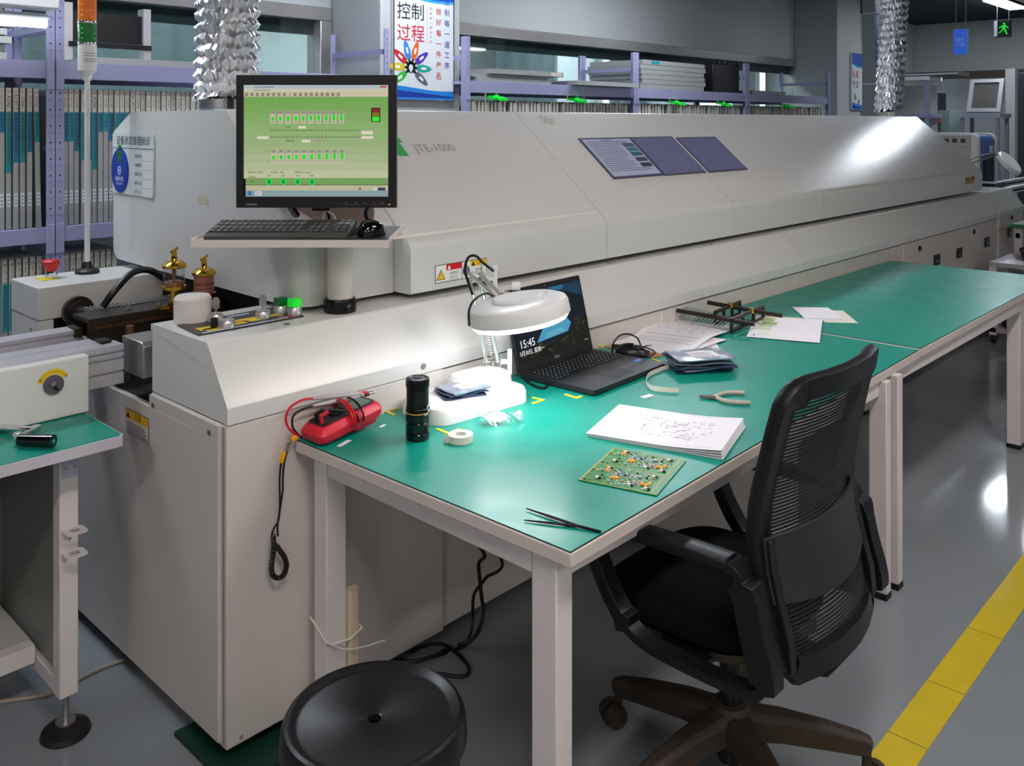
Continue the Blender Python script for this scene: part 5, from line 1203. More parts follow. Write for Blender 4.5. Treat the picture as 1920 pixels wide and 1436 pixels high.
# pliers
t = thing('side_cutters', (2.37, 1.36, 0.7505), 'side cutting pliers with beige grips on the bench', 'pliers')
gr_ = mat('beige_grip', (186, 172, 160), 0.5)
pv = Vector((2.325, 1.371, 0.757)); nz_ = Vector((2.298, 1.412, 0.756))
b = MB(); d = (nz_ - pv).normalized(); s_ = Vector((-d.y, d.x, 0))
b.prism([(-0.014, -0.008), (0.01, -0.011), (0.028, -0.006), (0.047, -0.002), (0.047, 0.002), (0.028, 0.006), (0.01, 0.011), (-0.014, 0.008)], 'z', -0.004, 0.004, P('6a6460'), T=frame(pv, d, s_)); b.cyl(pv - Vector((0, 0, 0.005)), pv + Vector((0, 0, 0.006)), 0.007, steel, n=16); part(t, 'jaws', b, bw=0.001)
for pts in (((2.343, 1.374, 0.757), (2.375, 1.371, 0.757), (2.401, 1.354, 0.757), (2.419, 1.328, 0.757)), ((2.32, 1.361, 0.757), (2.311, 1.335, 0.757), (2.319, 1.301, 0.757), (2.345, 1.27, 0.757))):
    b = MB(); b.tube([pv] + list(pts), [0.004, 0.005] + [0.0065] * 12 + [0.006] * 3 if False else 0.006, gr_, n=10, smooth=5); part(t, 'grip', b)
# curled paper tape
b = MB(); pts = cat([Vector(p) for p in ((2.495, 1.647, 0.752), (2.44, 1.65, 0.752), (2.367, 1.639, 0.752), (2.296, 1.597, 0.752), (2.265, 1.55, 0.752), (2.279, 1.512, 0.752), (2.3, 1.482, 0.752))], 6)
n = len(pts); vs = [p for p in pts] + [p + Vector((0, 0, 0.014)) for p in pts]; off = [Vector((0.0006, 0.0008, 0)) + p for p in vs]
b.add(vs + off, [(i, i + 1, n + i + 1, n + i) for i in range(n - 1)] + [(2 * n + i, 3 * n + i, 3 * n + i + 1, 2 * n + i + 1) for i in range(n - 1)] + [(n + i, n + i + 1, 3 * n + i + 1, 3 * n + i) for i in range(n - 1)], mat('tape_strip', (222, 214, 202), 0.6))
solo('paper_tape', b, 'curled strip of pale paper tape standing on edge before the silver bags', 'paper tape')
# board holder frame
t = thing('board_holder', (3.45, 1.93, 0.7525), 'black metal board holder frame lying at the back of the far bench', 'board holder')
hb = mat('holder_brown_black', (44, 34, 28), 0.45)
zz = 0.765
rods = (((3.09, 1.999, 0.803), (3.103, 1.664, 0.797)), ((3.264, 1.962, 0.815), (3.303, 1.649, 0.8)))
for p, q in rods:
    b = MB(); b.cyl(p, q, 0.0085, hb, n=12); part(t, 'rod', b)
for u, base in ((0.42, 0), (0.72, 1)):
    b = MB(); A = Vector((3.146, 1.86, 0.806)).lerp(Vector((3.086, 1.754, 0.802)), base); B = Vector((3.354, 1.862, 0.818)).lerp(Vector((3.377, 1.768, 0.81)), base)
    b.bar(A, B, 0.01, 0.012, hb); dn = Vector((0, 0, -0.045))
    for v in (0.02, 0.35, 0.68, 0.98): b.bar(A.lerp(B, v), A.lerp(B, v) + dn, 0.01, 0.01, hb)
    b.bar(A + dn, A.lerp(B, 0.98) + dn, 0.008, 0.008, hb); part(t, 'cross_rail', b)
    b = MB(); c_ = A.lerp(B, 0.62); b.lathe([(0.012, 0), (0.012, 0.02), (0, 0.02)], brass, tuple(c_ + Vector((0, 0, -0.006))), n=14); part(t, 'brass_clamp', b)

# ------------------------------------------------------------------ monitor stand, monitor, keyboard, mouse
RV, FV, UP = Vector((0.687, -0.7265, 0)), Vector((0.7265, 0.687, 0)), Vector((0, 0, 1))
def W(lat, dep, z): v = RV * lat + FV * dep; return Vector((v.x, v.y, z))
def TF(lat, dep, z): return frame(W(lat, dep, z), RV, FV)          # x right, y away, z up
cream = mat('stand_cream', (224, 214, 206), 0.36, var=0.03)
t = thing('monitor_stand', tuple(W(-0.503, 2.6, 1.0165)), 'cream pole stand with keyboard tray on the oven cover', 'monitor stand')
pc = W(-0.503, 2.602, 1.0165)
b = MB(); b.lathe([(0, 0), (0.046, 0), (0.047, 0.004), (0.047, 0.034), (0.044, 0.04), (0, 0.04)], mat('ring_black', (24, 26, 26), 0.2, metal=0.3), pc, n=40); part(t, 'base_ring', b)
b = MB(); b.lathe([(0.0365, 0.038), (0.0365, 0.236), (0, 0.236)], cream, pc, n=36); part(t, 'pole', b)
TT = TF(-0.585, 2.35, 1.25)
b = MB(); b.box(-0.262, 0.26, 0.0, 0.33, 0.0, 0.003, cream, T=TT); b.box(-0.262, 0.26, -0.002, 0.0, -0.012, 0.008, cream, T=TT)
b.box(0.258, 0.2605, 0, 0.33, 0.0, 0.012, cream, T=TT); b.box(-0.2625, -0.26, 0, 0.33, 0.0, 0.012, cream, T=TT); part(t, 'tray', b)
b = MB(); b.box(-0.03, 0.255, 0.012, 0.325, 0.0035, 0.006, mat('tray_pad', (30, 28, 32), 0.6), T=TT); part(t, 'mouse_pad', b)
b = MB(); b.box(-0.06, 0.175, 0.292, 0.298, 0.003, 0.14, mat('bracket_pink', (222, 196, 182), 0.4), T=TT); b.box(0.055, 0.085, 0.298, 0.31, -0.03, 0.2, MATS['bracket_pink'], T=TT); part(t, 'back_bracket', b)
TM2 = frame(W(-0.549, 2.5, 1.5146), RV, UP)                         # monitor plane, facing the room
t = thing('monitor', tuple(W(-0.549, 2.51, 1.328)), 'black computer monitor with a green control screen above the keyboard tray', 'monitor')
b = MB(); w, h = 0.2245, 0.186; k = 0.0002658
def mx(z): return (z - 974) * k
def my(z): return (817 - z) * k
sx0, sx1, sy0, sy1 = mx(205), mx(1732), my(1400), my(222)
for x0, x1, y0, y1 in ((-w, sx0, -h, h), (sx1, w, -h, h), (sx0, sx1, sy1, h), (sx0, sx1, -h, sy0)): b.box(x0, x1, y0, y1, -0.02, 0.004, bezel, T=TM2)
b.box(sx0, sx1, sy0, sy1, -0.02, -0.002, bezel, T=TM2)
b.text('Lenovo', 0.0105, P('c8c8cc'), TM2 @ Matrix.Translation((-0.181, -0.176, 0.0045))); b.rect(0.07, 0.205, -0.1768, -0.1762, P('9a7a3a'), TM2, 0.0045); b.disc(0.205, -0.1765, 0.0018, S('f0d020', 1.2), TM2, 0.0048, n=10)
for i in range(5): b.rect(0.082 + i * 0.0255, 0.087 + i * 0.0255, -0.173, -0.171, P('8a8a90'), TM2, 0.0045)
part(t, 'housing', b)
b = MB(); b.box(-0.12, 0.12, -0.12, 0.1, -0.045, -0.021, bezel, T=TM2); b.box(-0.025, 0.025, -0.2, 0.0, -0.062, -0.046, bezel, T=TM2); part(t, 'back_cover', b, bw=0.004)
b = MB(); b.bar(TM2 @ Vector((-0.085, -0.18, -0.03)), TM2 @ Vector((-0.07, -0.215, -0.06)), 0.018, 0.012, black); part(t, 'stand_arm', b)
b = MB()
def sr(zx0, zx1, zy0, zy1, h_, kk=0.85, z=0.0): b.rect(mx(zx0), mx(zx1), my(zy1), my(zy0), S(h_, kk), TM2, z)
body = ['7aae58', '82b060', '8ab46a', '92b874', '9aba7c', '9fb982', 'a6bc88', 'b0c092', 'bac69c', 'c6cca6']
for i in range(10): sr(205, 1732, 345 + i * 86.5, 345 + (i + 1) * 86.5, body[i], 0.82, -0.0015)
sr(205, 1732, 222, 262, 'b8c8cc', 0.8, -0.001); sr(205, 1732, 262, 292, 'd8d2b8', 0.8, -0.001); sr(205, 1732, 292, 346, 'd8cfb2', 0.8, -0.001)
sr(225, 1732, 1205, 1275, '7fa862', 0.8, -0.0008); sr(225, 1732, 1280, 1335, 'c8c4a4', 0.8, -0.0008); sr(225, 1732, 1335, 1400, '9ab4b8', 0.7, -0.0008)
for i in range(18): sr(216 + i * 57, 252 + i * 57, 302, 342, '98907c' if i != 8 else 'c0b89c', 0.8, -0.0005)
sr(1645, 1712, 232, 248, 'c84030', 0.8, -0.0005)
for r_, y0 in ((0, 495), (1, 905)):
    for i in range(10):
        x = 482 + i * 80.5 + r_ * 8; hh = 38 + i * 3.5
        sr(x, x + 58, y0, y0 + 136, 'd2c6b0', 0.8, -0.0008); sr(x + 2, x + 56, y0 + 2, y0 + 34, 'a89c94', 0.8, -0.0005)
        sr(x + 14, x + 44, y0 + 102 - hh, y0 + 102, '18e022', 0.9, -0.0004); sr(x + 12, x + 46, y0 + 110, y0 + 120, 'a8a090', 0.8, -0.0004)
        if r_ == 0: b.text(str(i + 1), 0.0045, S('3a4a2a', 0.6), TM2 @ Matrix.Translation((mx(x + 28), my(456), -0.0005)))
        b.text('190', 0.0042, S('6a5a54', 0.6), TM2 @ Matrix.Translation((mx(x + 29), my(y0 + 18), -0.0003)))
for y in (702, 773):
    for i in range(25): sr(488 + i * 38, 514 + i * 38, y - 4, y + 3, '3c5a30', 0.6, -0.0005)
for x0, x1, y0, y1 in ((345, 466, 765, 792), (1448, 1568, 708, 744), (1448, 1572, 762, 790), (780, 860, 655, 682), (818, 908, 800, 828)): sr(x0, x1, y0, y1, 'e8e0cc', 0.85, -0.0006)
sr(948, 1052, 796, 830, 'b0a894', 0.8, -0.0006)
sr(1550, 1646, 462, 614, '2a2418', 0.6, -0.0006); sr(1562, 1636, 470, 510, '8a2a20', 0.8, -0.0004); sr(1562, 1636, 512, 552, '8a7a20', 0.8, -0.0004); sr(1562, 1636, 556, 606, '30e838', 0.95, -0.0004)
for i, x in enumerate((472, 622, 774, 926)):
    b.disc(mx(x), my(1243), 36 * k, S('20d83a', 0.9), TM2, -0.0005, n=24); sr(x - 12, x + 12, 1226, 1262, '1a7a6a', 0.8, -0.0003)
    b.text(('启动', '加热', '运输', '报警')[i], 0.0052, S('3a4a2a', 0.6), TM2 @ Matrix.Translation((mx(x), my(1182), -0.0004)))
for tx, x, y, s_ in (('温度单位: 摄氏度', 330, 1145, 0.006), ('长度单位: 厘米', 560, 1145, 0.006), ('速度单位: cm/min', 830, 1145, 0.006), ('自动模式', 290, 1196, 0.0055), ('手动', 285, 1245, 0.006), ('风速', 668, 668, 0.006), ('运输速度', 690, 813, 0.006), ('上', 458, 507, 0.005), ('下', 458, 620, 0.005), ('上', 462, 917, 0.005), ('下', 462, 1030, 0.005), ('Reflow 回流焊控制系统', 420, 246, 0.0055), ('系统 操作 参数 帮助', 400, 280, 0.0052)):
    b.text(tx, s_, S('343c28', 0.6), TM2 @ Matrix.Translation((mx(x), my(y), -0.0002)))
b.disc(mx(268), my(1365), 24 * k, S('3a7ab8', 0.8), TM2, -0.0004, n=20); sr(322, 395, 1342, 1392, 'c8d4d4', 0.8, -0.0005); b.text('JT', 0.009, S('c83a2a', 0.9), TM2 @ Matrix.Translation((mx(358), my(1366), -0.0002)))
b.disc(mx(1432), my(1316), 14 * k, S('b05a50', 0.8), TM2, -0.0004, n=14); b.disc(mx(1588), my(1320), 18 * k, S('e0dccc', 0.8), TM2, -0.0004, n=14); sr(1622, 1700, 1306, 1336, '384458', 0.7, -0.0004)
part(t, 'screen', b)
b = MB(); b.tube([TM2 @ Vector((0.135, -0.15, -0.03)), TM2 @ Vector((0.135, -0.185, -0.06)), TM2 @ Vector((0.128, -0.21, -0.06)), W(-0.41, 2.585, 1.257)], 0.005, black, n=8, smooth=5)
part(t, 'power_cable', b)
for i in range(3):
    b = MB(); b.tube([TM2 @ Vector((0.01 + 0.012 * i, -0.15, -0.034)), TM2 @ Vector((0.02 - 0.008 * i, -0.19, -0.055)), TM2 @ Vector((0.008 + 0.014 * i, -0.215, -0.06)), W(-0.55 + 0.02 * i, 2.58, 1.257)], 0.004, (white, black, white)[i], n=8, smooth=5); part(t, 'signal_cable', b)
# keyboard
t = thing('keyboard', tuple(W(-0.63, 2.45, 1.254)), 'dark grey computer keyboard on the monitor stand tray', 'keyboard')
TK = TF(-0.632, 2.372, 1.2535) @ Matrix.Rotation(R(7.5), 4, 'X')
b = MB(); b.prism([(0, 0), (0.158, 0), (0.158, 0.018), (0.15, 0.02), (0.012, 0.016), (0, 0.01)], 'x', -0.19, 0.192, keygrey, T=TK); part(t, 'body', b, bw=0.002)
b = MB()
kt = mat('keycap_grey', (74, 72, 74), 0.42)
for r_ in range(6):
    y = 0.142 - r_ * 0.0205
    for i in range(21):
        if i in (14, 18): continue
        x = -0.183 + i * 0.01755
        if r_ == 5 and 4 <= i <= 9:
            if i == 4: b.box(x, x + 0.1, y - 0.016, y, 0.0165, 0.0215, kt, T=TK)
            continue
        b.box(x, x + 0.0148, y - 0.016, y, 0.0165, 0.0222 - 0.0012 * (r_ % 2), kt, T=TK)
        b.rect(x + 0.004, x + 0.0095, y - 0.010, y - 0.004, P('aaaaae'), TK, 0.0224 - 0.0012 * (r_ % 2))
part(t, 'keys', b)
t = thing('mouse', tuple(W(-0.388, 2.47, 1.2565)), 'glossy black computer mouse on the monitor stand tray', 'mouse')
TMo2 = TF(-0.388, 2.462, 1.2567) @ Matrix.Rotation(R(80), 4, 'Z')
b = MB(); b.grid(mshape(TMo2, 0.055, 0.038, 0.04), 32, 10, mat('mouse_gloss', (10, 11, 14), 0.12, coat=0.5)); part(t, 'body', b)
b = MB(); b.cyl(TMo2 @ Vector((0.03, -0.003, 0.03)), TMo2 @ Vector((0.03, 0.003, 0.03)), 0.008, P('3c3c40'), n=16); part(t, 'wheel', b)

# ------------------------------------------------------------------ loading conveyor and its small table at the left
t = thing('conveyor', (0.3, 2.6, 0.78), 'aluminium loading conveyor with a white motor box at the left edge', 'conveyor')
b = MB(); pr = [(2.535, 0.83), (2.535, 0.862), (2.546, 0.862), (2.546, 0.868), (2.535, 0.868), (2.535, 0.9), (2.546, 0.9), (2.546, 0.908), (2.535, 0.908), (2.535, 0.918), (2.546, 0.918), (2.546, 0.924), (2.535, 0.924), (2.535, 0.94), (2.6, 0.94), (2.6, 0.83)]
b.prism(pr, 'x', -1.4, 1.078, alu); part(t, 'front_rail', b)
b = MB(); b.box(-1.4, 1.03, 2.6005, 2.66, 0.93, 0.942, alu); b.box(1.03, 1.06, 2.575, 2.62, 0.9402, 0.948, black); part(t, 'rail_cap', b)
b = MB(); pr = [(2.782, 0.89), (2.782, 0.905), (2.79, 0.905), (2.79, 0.911), (2.782, 0.911), (2.782, 0.926), (2.79, 0.926), (2.79, 0.934), (2.782, 0.934), (2.782, 0.945), (2.84, 0.948), (2.84, 0.89)]
b.prism(pr, 'x', -1.4, 1.035, alu); part(t, 'rear_rail', b)
b = MB(); b.box(1.035, 1.056, 2.775, 2.845, 0.88, 0.95, darkbrown); b.cyl((1.045, 2.775, 0.91), (1.045, 2.762, 0.91), 0.016, steel, n=18); part(t, 'end_block', b)
b = MB(); b.box(-1.4, 1.0, 2.66, 2.782, 0.88, 0.89, alu); part(t, 'bed_plate', b)
b = MB(); b.box(-0.9, 0.969, 2.497, 2.533, 0.7815, 0.936, boxwhite); mb_ = part(t, 'motor_box', b, bw=0.005, seg=3)
b = MB(); T = frame((0.876, 2.4962, 0.876), (1, 0, 0), (0, 0, 1))
arc = [(0.041 * math.cos(R(a)), 0.041 * math.sin(R(a))) for a in range(25, 166, 10)]; arc2 = [(0.027 * math.cos(R(a)), 0.027 * math.sin(R(a))) for a in range(165, 24, -10)]
n = len(arc)
for i in range(n - 1): b.poly([arc2[n - 1 - i], arc[i], arc[i + 1], arc2[n - 2 - i]], P('ecc814'), T, 0.0)
for i in range(2, n - 3):
    p = [(0.035 * math.cos(R(25 + 10 * q)), 0.035 * math.sin(R(25 + 10 * q))) for q in (i, i + 1)]
    b.poly([(p[0][0] * 0.98, p[0][1] * 0.98), p[0], p[1], (p[1][0] * 0.98, p[1][1] * 0.98)], ink, T, 0.0005)
b.text('慢', 0.008, ink, T @ Matrix.Translation((-0.032, 0.016, 0.0006))); b.text('快', 0.008, ink, T @ Matrix.Translation((0.032, 0.016, 0.0006))); part(mb_, 'dial_sticker', b)
b = MB(); b.cyl((0.876, 2.497, 0.876), (0.876, 2.489, 0.876), 0.025, P('5c5660'), n=28); b.cyl((0.87, 2.489, 0.882), (0.87, 2.478, 0.882), 0.007, steel, n=14); b.bar((0.866, 2.485, 0.885), (0.884, 2.485, 0.862), 0.006, 0.006, black); part(mb_, 'speed_knob', b)
t = thing('side_table', (0.2, 2.5, 0), 'small green topped side table under the loading conveyor', 'table')
b = MB(); b.prism(rrect(-1.4, 0.962, 2.257, 2.88, 0.012), 'z', 0.752, 0.7785, mat('grey_edge_band', (196, 194, 204), 0.4)); part(t, 'table_top', b)
b = MB(); b.prism(rrect(-1.39, 0.958, 2.262, 2.87, 0.01), 'z', 0.7782, 0.7802, greenmat); part(t, 'table_mat', b)
b = MB(); b.box(0.85, 0.896, 2.379, 2.425, 0.105, 0.751, legwhite); lg = part(t, 'leg', b, bw=0.003)
b = MB(); b.box(0.8555, 0.8945, 2.375, 2.3785, 0.665, 0.75, P('b4b4cc')); b.cyl((0.863, 2.376, 0.69), (0.863, 2.372, 0.69), 0.005, steel, n=10); b.cyl((0.886, 2.376, 0.69), (0.886, 2.372, 0.69), 0.005, steel, n=10); part(lg, 'bracket', b)
for z in (0.535, 0.478):
    b = MB(); T = Matrix.Translation((0.877, 2.352, z))
    o_ = rrect(-0.026, 0.026, -0.026, 0.026, 0.012); i_ = rrect(-0.012, 0.012, -0.01, 0.014, 0.008); n = len(o_)
    vs = [(x, y, zz) for zz in (-0.0012, 0.0012) for x, y in o_ + i_]; m2 = 2 * n
    fs = []
    for i in range(n):
        j = (i + 1) % n
        fs += [(m2 + i, m2 + j, m2 + n + j, m2 + n + i), (i, n + i, n + j, j), (i, j, m2 + j, m2 + i), (n + j, n + i, m2 + n + i, m2 + n + j)]
    b.add(vs, fs, legwhite, T); part(lg, 'tool_hook', b)
b = MB(); b.box(0.852, 0.894, 2.3765, 2.3788, 0.475, 0.54, legwhite); b.cyl((0.873, 2.377, 0.51), (0.873, 2.373, 0.51), 0.004, steel, n=10); part(lg, 'hook_plate', b)
b = MB(); b.cyl((0.873, 2.402, 0.02), (0.873, 2.402, 0.106), 0.0085, steel, n=16); b.lathe([(0.024, 0.0), (0.024, 0.004), (0, 0.004)], steel, (0.873, 2.402, 0.032), n=24); part(lg, 'foot_stem', b)
b = MB(); b.lathe([(0.058, 0.0), (0.06, 0.004), (0.056, 0.014), (0.034, 0.026), (0.026, 0.031), (0, 0.031)], mat('foot_rubber', (24, 24, 26), 0.4), (0.873, 2.402, 0.001), n=36); part(lg, 'foot_pad', b)
b = MB(); b.box(0.852, 0.892, 2.425, 2.87, 0.106, 0.146, legwhite); part(t, 'side_rail', b, bw=0.002)
b = MB(); b.box(-1.4, 0.85, 2.55, 2.59, 0.13, 0.178, legwhite); part(t, 'front_rail', b, bw=0.002)
b = MB(); b.box(-1.4, 0.85, 2.5905, 2.87, 0.17, 0.178, mat('shelf_sheet', (188, 184, 180), 0.45)); part(t, 'lower_shelf', b)
b = MB(); b.box(-1.4, 0.894, 2.872, 2.878, 0.106, 0.751, mat('grey_back_sheet', (120, 124, 122), 0.4)); part(t, 'back_panel', b)
b = MB(); b.box(0.866, 0.872, 2.426, 2.871, 0.147, 0.7505, mat('grey_side_sheet', (116, 120, 114), 0.35)); part(t, 'side_panel', b)
# crank handle lying on the small table
t = thing('crank_handle', (0.78, 2.38, 0.781), 'steel crank handle with a black grip lying on the small green table', 'crank handle')
b = MB(); b.cyl((0.699, 2.579, 0.793), (0.805, 2.41, 0.793), 0.009, chrome, n=18); b.lathe([(0.011, 0), (0.011, 0.014), (0, 0.014)], chrome, (0.813, 2.433, 0.784), n=16); part(t, 'shaft', b)
b = MB(); b.bar((0.802, 2.398, 0.802), (0.749, 2.355, 0.806), 0.012, 0.006, steel); b.lathe([(0.011, 0), (0.012, 0.012), (0.009, 0.02), (0, 0.02)], chrome, (0.751, 2.375, 0.79), n=16); part(t, 'arm', b)
b = MB(); b.cyl((0.749, 2.355, 0.797), (0.803, 2.287, 0.797), 0.0145, blackgloss, r2=0.016, n=24); b.cyl((0.803, 2.287, 0.797), (0.804, 2.286, 0.797), 0.006, chrome, n=12); part(t, 'grip', b)
b = MB(); b.prism([(0.892, 2.473, 0.78)[:2], (0.908, 2.481, 0.78)[:2], (0.909, 2.455, 0.78)[:2]], 'z', 0.7803, 0.781, P('8fb8ac')); solo('paper_scrap', b, 'pale scrap on the small green table behind the crank', 'paper scrap')

# ------------------------------------------------------------------ stool
t = thing('stool', (1.04, 1.34, 0), 'round black plastic stool with a centre hole before the bench leg', 'stool')
sm = mat('stool_black', (20, 20, 23), 0.34, var=0.1, coat=0.0, bump=0.05, bscale=60)
O = (1.026, 1.322, 0)
b = MB(); b.lathe([(0.011, 0.452), (0.0125, 0.462), (0.016, 0.464), (0.138, 0.464), (0.146, 0.467), (0.152, 0.472), (0.158, 0.474), (0.164, 0.471), (0.169, 0.462), (0.171, 0.448), (0.172, 0.425), (0.168, 0.425), (0.165, 0.452), (0.011, 0.452)], sm, O, n=72); part(t, 'seat', b)
for i in range(4):
    a = R(20 + 90 * i); c, s_ = math.cos(a), math.sin(a)
    b = MB(); b.prism([(-0.028, -0.006), (0.028, -0.006), (0.024, 0.012), (-0.024, 0.012)], 'z', 0, 1, sm, T=Matrix((( -s_, c, 0.02 * c * 0, O[0] + 0.205 * c), (c, s_, 0, O[1] + 0.205 * s_), (0, 0, 0.452, 0.002), (0, 0, 0, 1))) @ Matrix.Identity(4))
    # lean the leg inwards towards the seat
    b.v = [v - Vector((c, s_, 0)) * 0.055 * (v.z / 0.452) for v in b.v]; part(t, 'leg', b, bw=0.003)
b = MB(); b.lathe([(0.168, 0.2), (0.174, 0.2), (0.174, 0.215), (0.168, 0.215)], sm, O, n=48, closed=True); part(t, 'brace_ring', b)

# ------------------------------------------------------------------ office chair
t = thing('office_chair', (1.9, 1.08, 0), 'black mesh-back office chair on castors pulled up to the bench', 'office chair')
cb_ = mat('chair_black', (17, 17, 19), 0.38, var=0.1); fab = mat('seat_fabric', (7, 7, 8), 0.95, var=0.15, spec=0.2, scale=200, bump=0.3, bscale=500); dusty = mat('dusty_nylon', (56, 47, 40), 0.6, var=0.55, scale=26, bump=0.2, bscale=60)
HX, HY = 1.90, 1.08
TCH = TR(HX, HY, 0, 0)
b = MB(); b.lathe([(0.0, 0.105), (0.05, 0.105), (0.055, 0.12), (0.05, 0.175), (0.04, 0.19), (0.028, 0.192), (0, 0.192)], dusty, (HX, HY, 0), n=28); base = part(t, 'base_hub', b)
for ang in (94, 166, 238, 310, 22):
    a = R(ang); dv = Vector((math.cos(a), math.sin(a), 0)); b = MB()
    pth = [Vector((HX, HY, 0.15)) + dv * q - Vector((0, 0, dz)) for q, dz in ((0.03, 0.0), (0.12, 0.008), (0.22, 0.026), (0.3, 0.044), (0.325, 0.052))]
    wd = (0.036, 0.03, 0.025, 0.02, 0.017); ht = (0.03, 0.028, 0.025, 0.021, 0.017)
    b.sweep(pth, [[(-w, -h * 1.1), (w, -h * 1.1), (w, h * 0.6), (w * 0.55, h), (-w * 0.55, h), (-w, h * 0.6)] for w, h in zip(wd, ht)], dusty); lg = part(t, 'base_leg', b, bw=0.003)
    tip = pth[-1] + dv * -0.008
    ca = R(ang + (62 if ang == 94 else -40)); cv = Vector((math.cos(ca), math.sin(ca), 0)); ax = Vector((-cv.y, cv.x, 0))
    b = MB(); b.cyl((tip.x, tip.y, 0.05), (tip.x, tip.y, 0.1), 0.011, dusty, n=14)
    wc = Vector((tip.x, tip.y, 0.031)) + cv * 0.014
    for s_ in (-1, 1): b.cyl(wc + ax * 0.008 * s_, wc + ax * 0.028 * s_, 0.03, dusty, r2=0.027, n=28)
    b.cyl(wc - ax * 0.01, wc + ax * 0.01, 0.02, black, n=18); part(lg, 'castor', b)
b = MB(); b.cyl((HX, HY, 0.055), (HX, HY, 0.105), 0.03, black, n=24); b.cyl((HX, HY, 0.19), (HX, HY, 0.36), 0.026, black, n=24); b.cyl((HX, HY, 0.30), (HX, HY, 0.39), 0.034, cb_, n=24); part(t, 'gas_lift', b)
b = MB(); b.box(HX - 0.12, HX + 0.12, HY - 0.16, HY + 0.18, 0.372, 0.405, cb_); b.bar((HX + 0.06, HY, 0.385), (HX + 0.2, HY - 0.04, 0.38), 0.012, 0.008, cb_); part(t, 'mechanism', b, bw=0.006)
def seat_f(top):
    def f(u, v):
        a = 2 * math.pi * u; c, s_ = math.cos(a), math.sin(a); kk = 3.4; rr_ = 1 / ((abs(c) ** kk + abs(s_) ** kk) ** (1 / kk))
        q = math.sin(v * math.pi / 2) ** 0.9
        x, y = 0.236 * q * rr_ * c, 0.228 * q * rr_ * s_
        e = math.cos(v * math.pi / 2) ** (0.45 if top else 0.22) if v < 1 else 0
        z = (0.436 + 0.062 * e + 0.008 * (abs(x) / 0.225) ** 2 - 0.016 * max(0, (y - 0.1) / 0.12) ** 2) if top else 0.436 - 0.03 * e
        return Vector((HX + x, HY + 0.05 + y, z))
    return f
b = MB(); b.grid(seat_f(True), 48, 12, fab); b.grid(lambda u, v: seat_f(False)(1 - u, v), 48, 6, cb_); part(t, 'seat', b)
# back: curved frame, mesh of thin ribs, lumbar band
prof_b = [(0.445, -0.24), (0.50, -0.238), (0.54, -0.232), (0.60, -0.214), (0.66, -0.199), (0.73, -0.191), (0.80, -0.197), (0.87, -0.211), (0.95, -0.228), (1.0, -0.24), (1.05, -0.253)]
def by(z):
    for (z0, y0), (z1, y1) in zip(prof_b, prof_b[1:]):
        if z <= z1: return y0 + (y1 - y0) * (z - z0) / (z1 - z0)
    return prof_b[-1][1]
def bpt(x, z, off=0.0):
    w_ = 0.235
    return Vector((HX - 0.02 + x, HY + by(z) - 0.045 * (1 - (x / w_) ** 2) - off, z))
def hw(z): return 0.232 - 0.012 * max(0, (z - 0.8) / 0.25) + (-0.05 * max(0, (0.5 - z) / 0.06) if z < 0.5 else 0)
zs = [0.445, 0.455, 0.475, 0.50] + [0.53 + 0.0325 * i for i in range(15)] + [1.0, 1.02, 1.035, 1.045]
outl = []
right = [(hw(z) - (0.03 * max(0, (z - 1.0) / 0.045) ** 2), z) for z in zs]
top = [(0.17, 1.05), (0.08, 1.05), (0, 1.05), (-0.08, 1.05), (-0.17, 1.05)]
bot = [(-0.12, 0.442), (-0.05, 0.44), (0.05, 0.44), (0.12, 0.442)]
ring = right + top + [(-x, z) for x, z in right[::-1]] + bot
path = [bpt(x, z) for x, z in ring]
prf = []
ups = []
for x, z in ring:
    ups.append(Vector((0, 1, 0)))
    q = 0.05 if z > 0.99 else (0.052 if z > 0.6 else 0.04)
    if abs(x) < 0.18 and z > 1.0: q = 0.035
    prf.append([(-0.004, -0.016), (0.004 + q, -0.012), (0.004 + q, 0.009), (-0.004, 0.013), (-0.01, 0.0)])
b = MB(); b.sweep(path, prf, cb_, up=ups, closed=True); part(t, 'back_frame', b, ang=50)
b = MB(); mesh_m = mat('mesh_rib', (24, 23, 25), 0.6)
z = 0.475
while z < 1.015:
    hh = hw(z) - 0.022
    b.grid(lambda u, v: bpt(-hh + 2 * hh * u, z + 0.0046 * v), 14, 1, mesh_m, th=0.002); z += 0.0078
net = mat('fine_net', (20, 20, 22), 0.7, alpha=0.22)
b.grid(lambda u, v: bpt((hw(0.475 + 0.545 * v) - 0.022) * (2 * u - 1), 0.475 + 0.545 * v, -0.003), 14, 22, net)
part(t, 'back_mesh', b, kind='stuff')
b = MB(); b.grid(lambda u, v: bpt((0.222) * (2 * u - 1), 0.60 + 0.125 * v - 0.02 * (1 - (2 * u - 1) ** 2) * (1 - v) , 0.016), 20, 8, mat('lumbar_band', (40, 40, 45), 0.42), th=0.008); part(t, 'lumbar_support', b, bw=0.001)
for s_ in (-1, 1):
    b = MB(); b.sweep([bpt(0.205 * s_, z_, 0.012) for z_ in (0.47, 0.53, 0.6, 0.66, 0.72)], [(-0.012, -0.008), (0.012, -0.008), (0.012, 0.008), (-0.012, 0.008)], cb_, up=Vector((0, 1, 0))); part(t, 'back_slider', b, bw=0.002)
b = MB(); b.sweep([Vector((HX - 0.02, HY - 0.1, 0.39)), Vector((HX - 0.02, HY - 0.2, 0.385)), Vector((HX - 0.02, HY - 0.262, 0.40)), Vector((HX - 0.02, HY - 0.285, 0.435))], [(-0.05, -0.012), (0.05, -0.012), (0.05, 0.012), (-0.05, 0.012)], cb_, up=Vector((0, 0, 1))); part(t, 'back_bracket', b, bw=0.004)
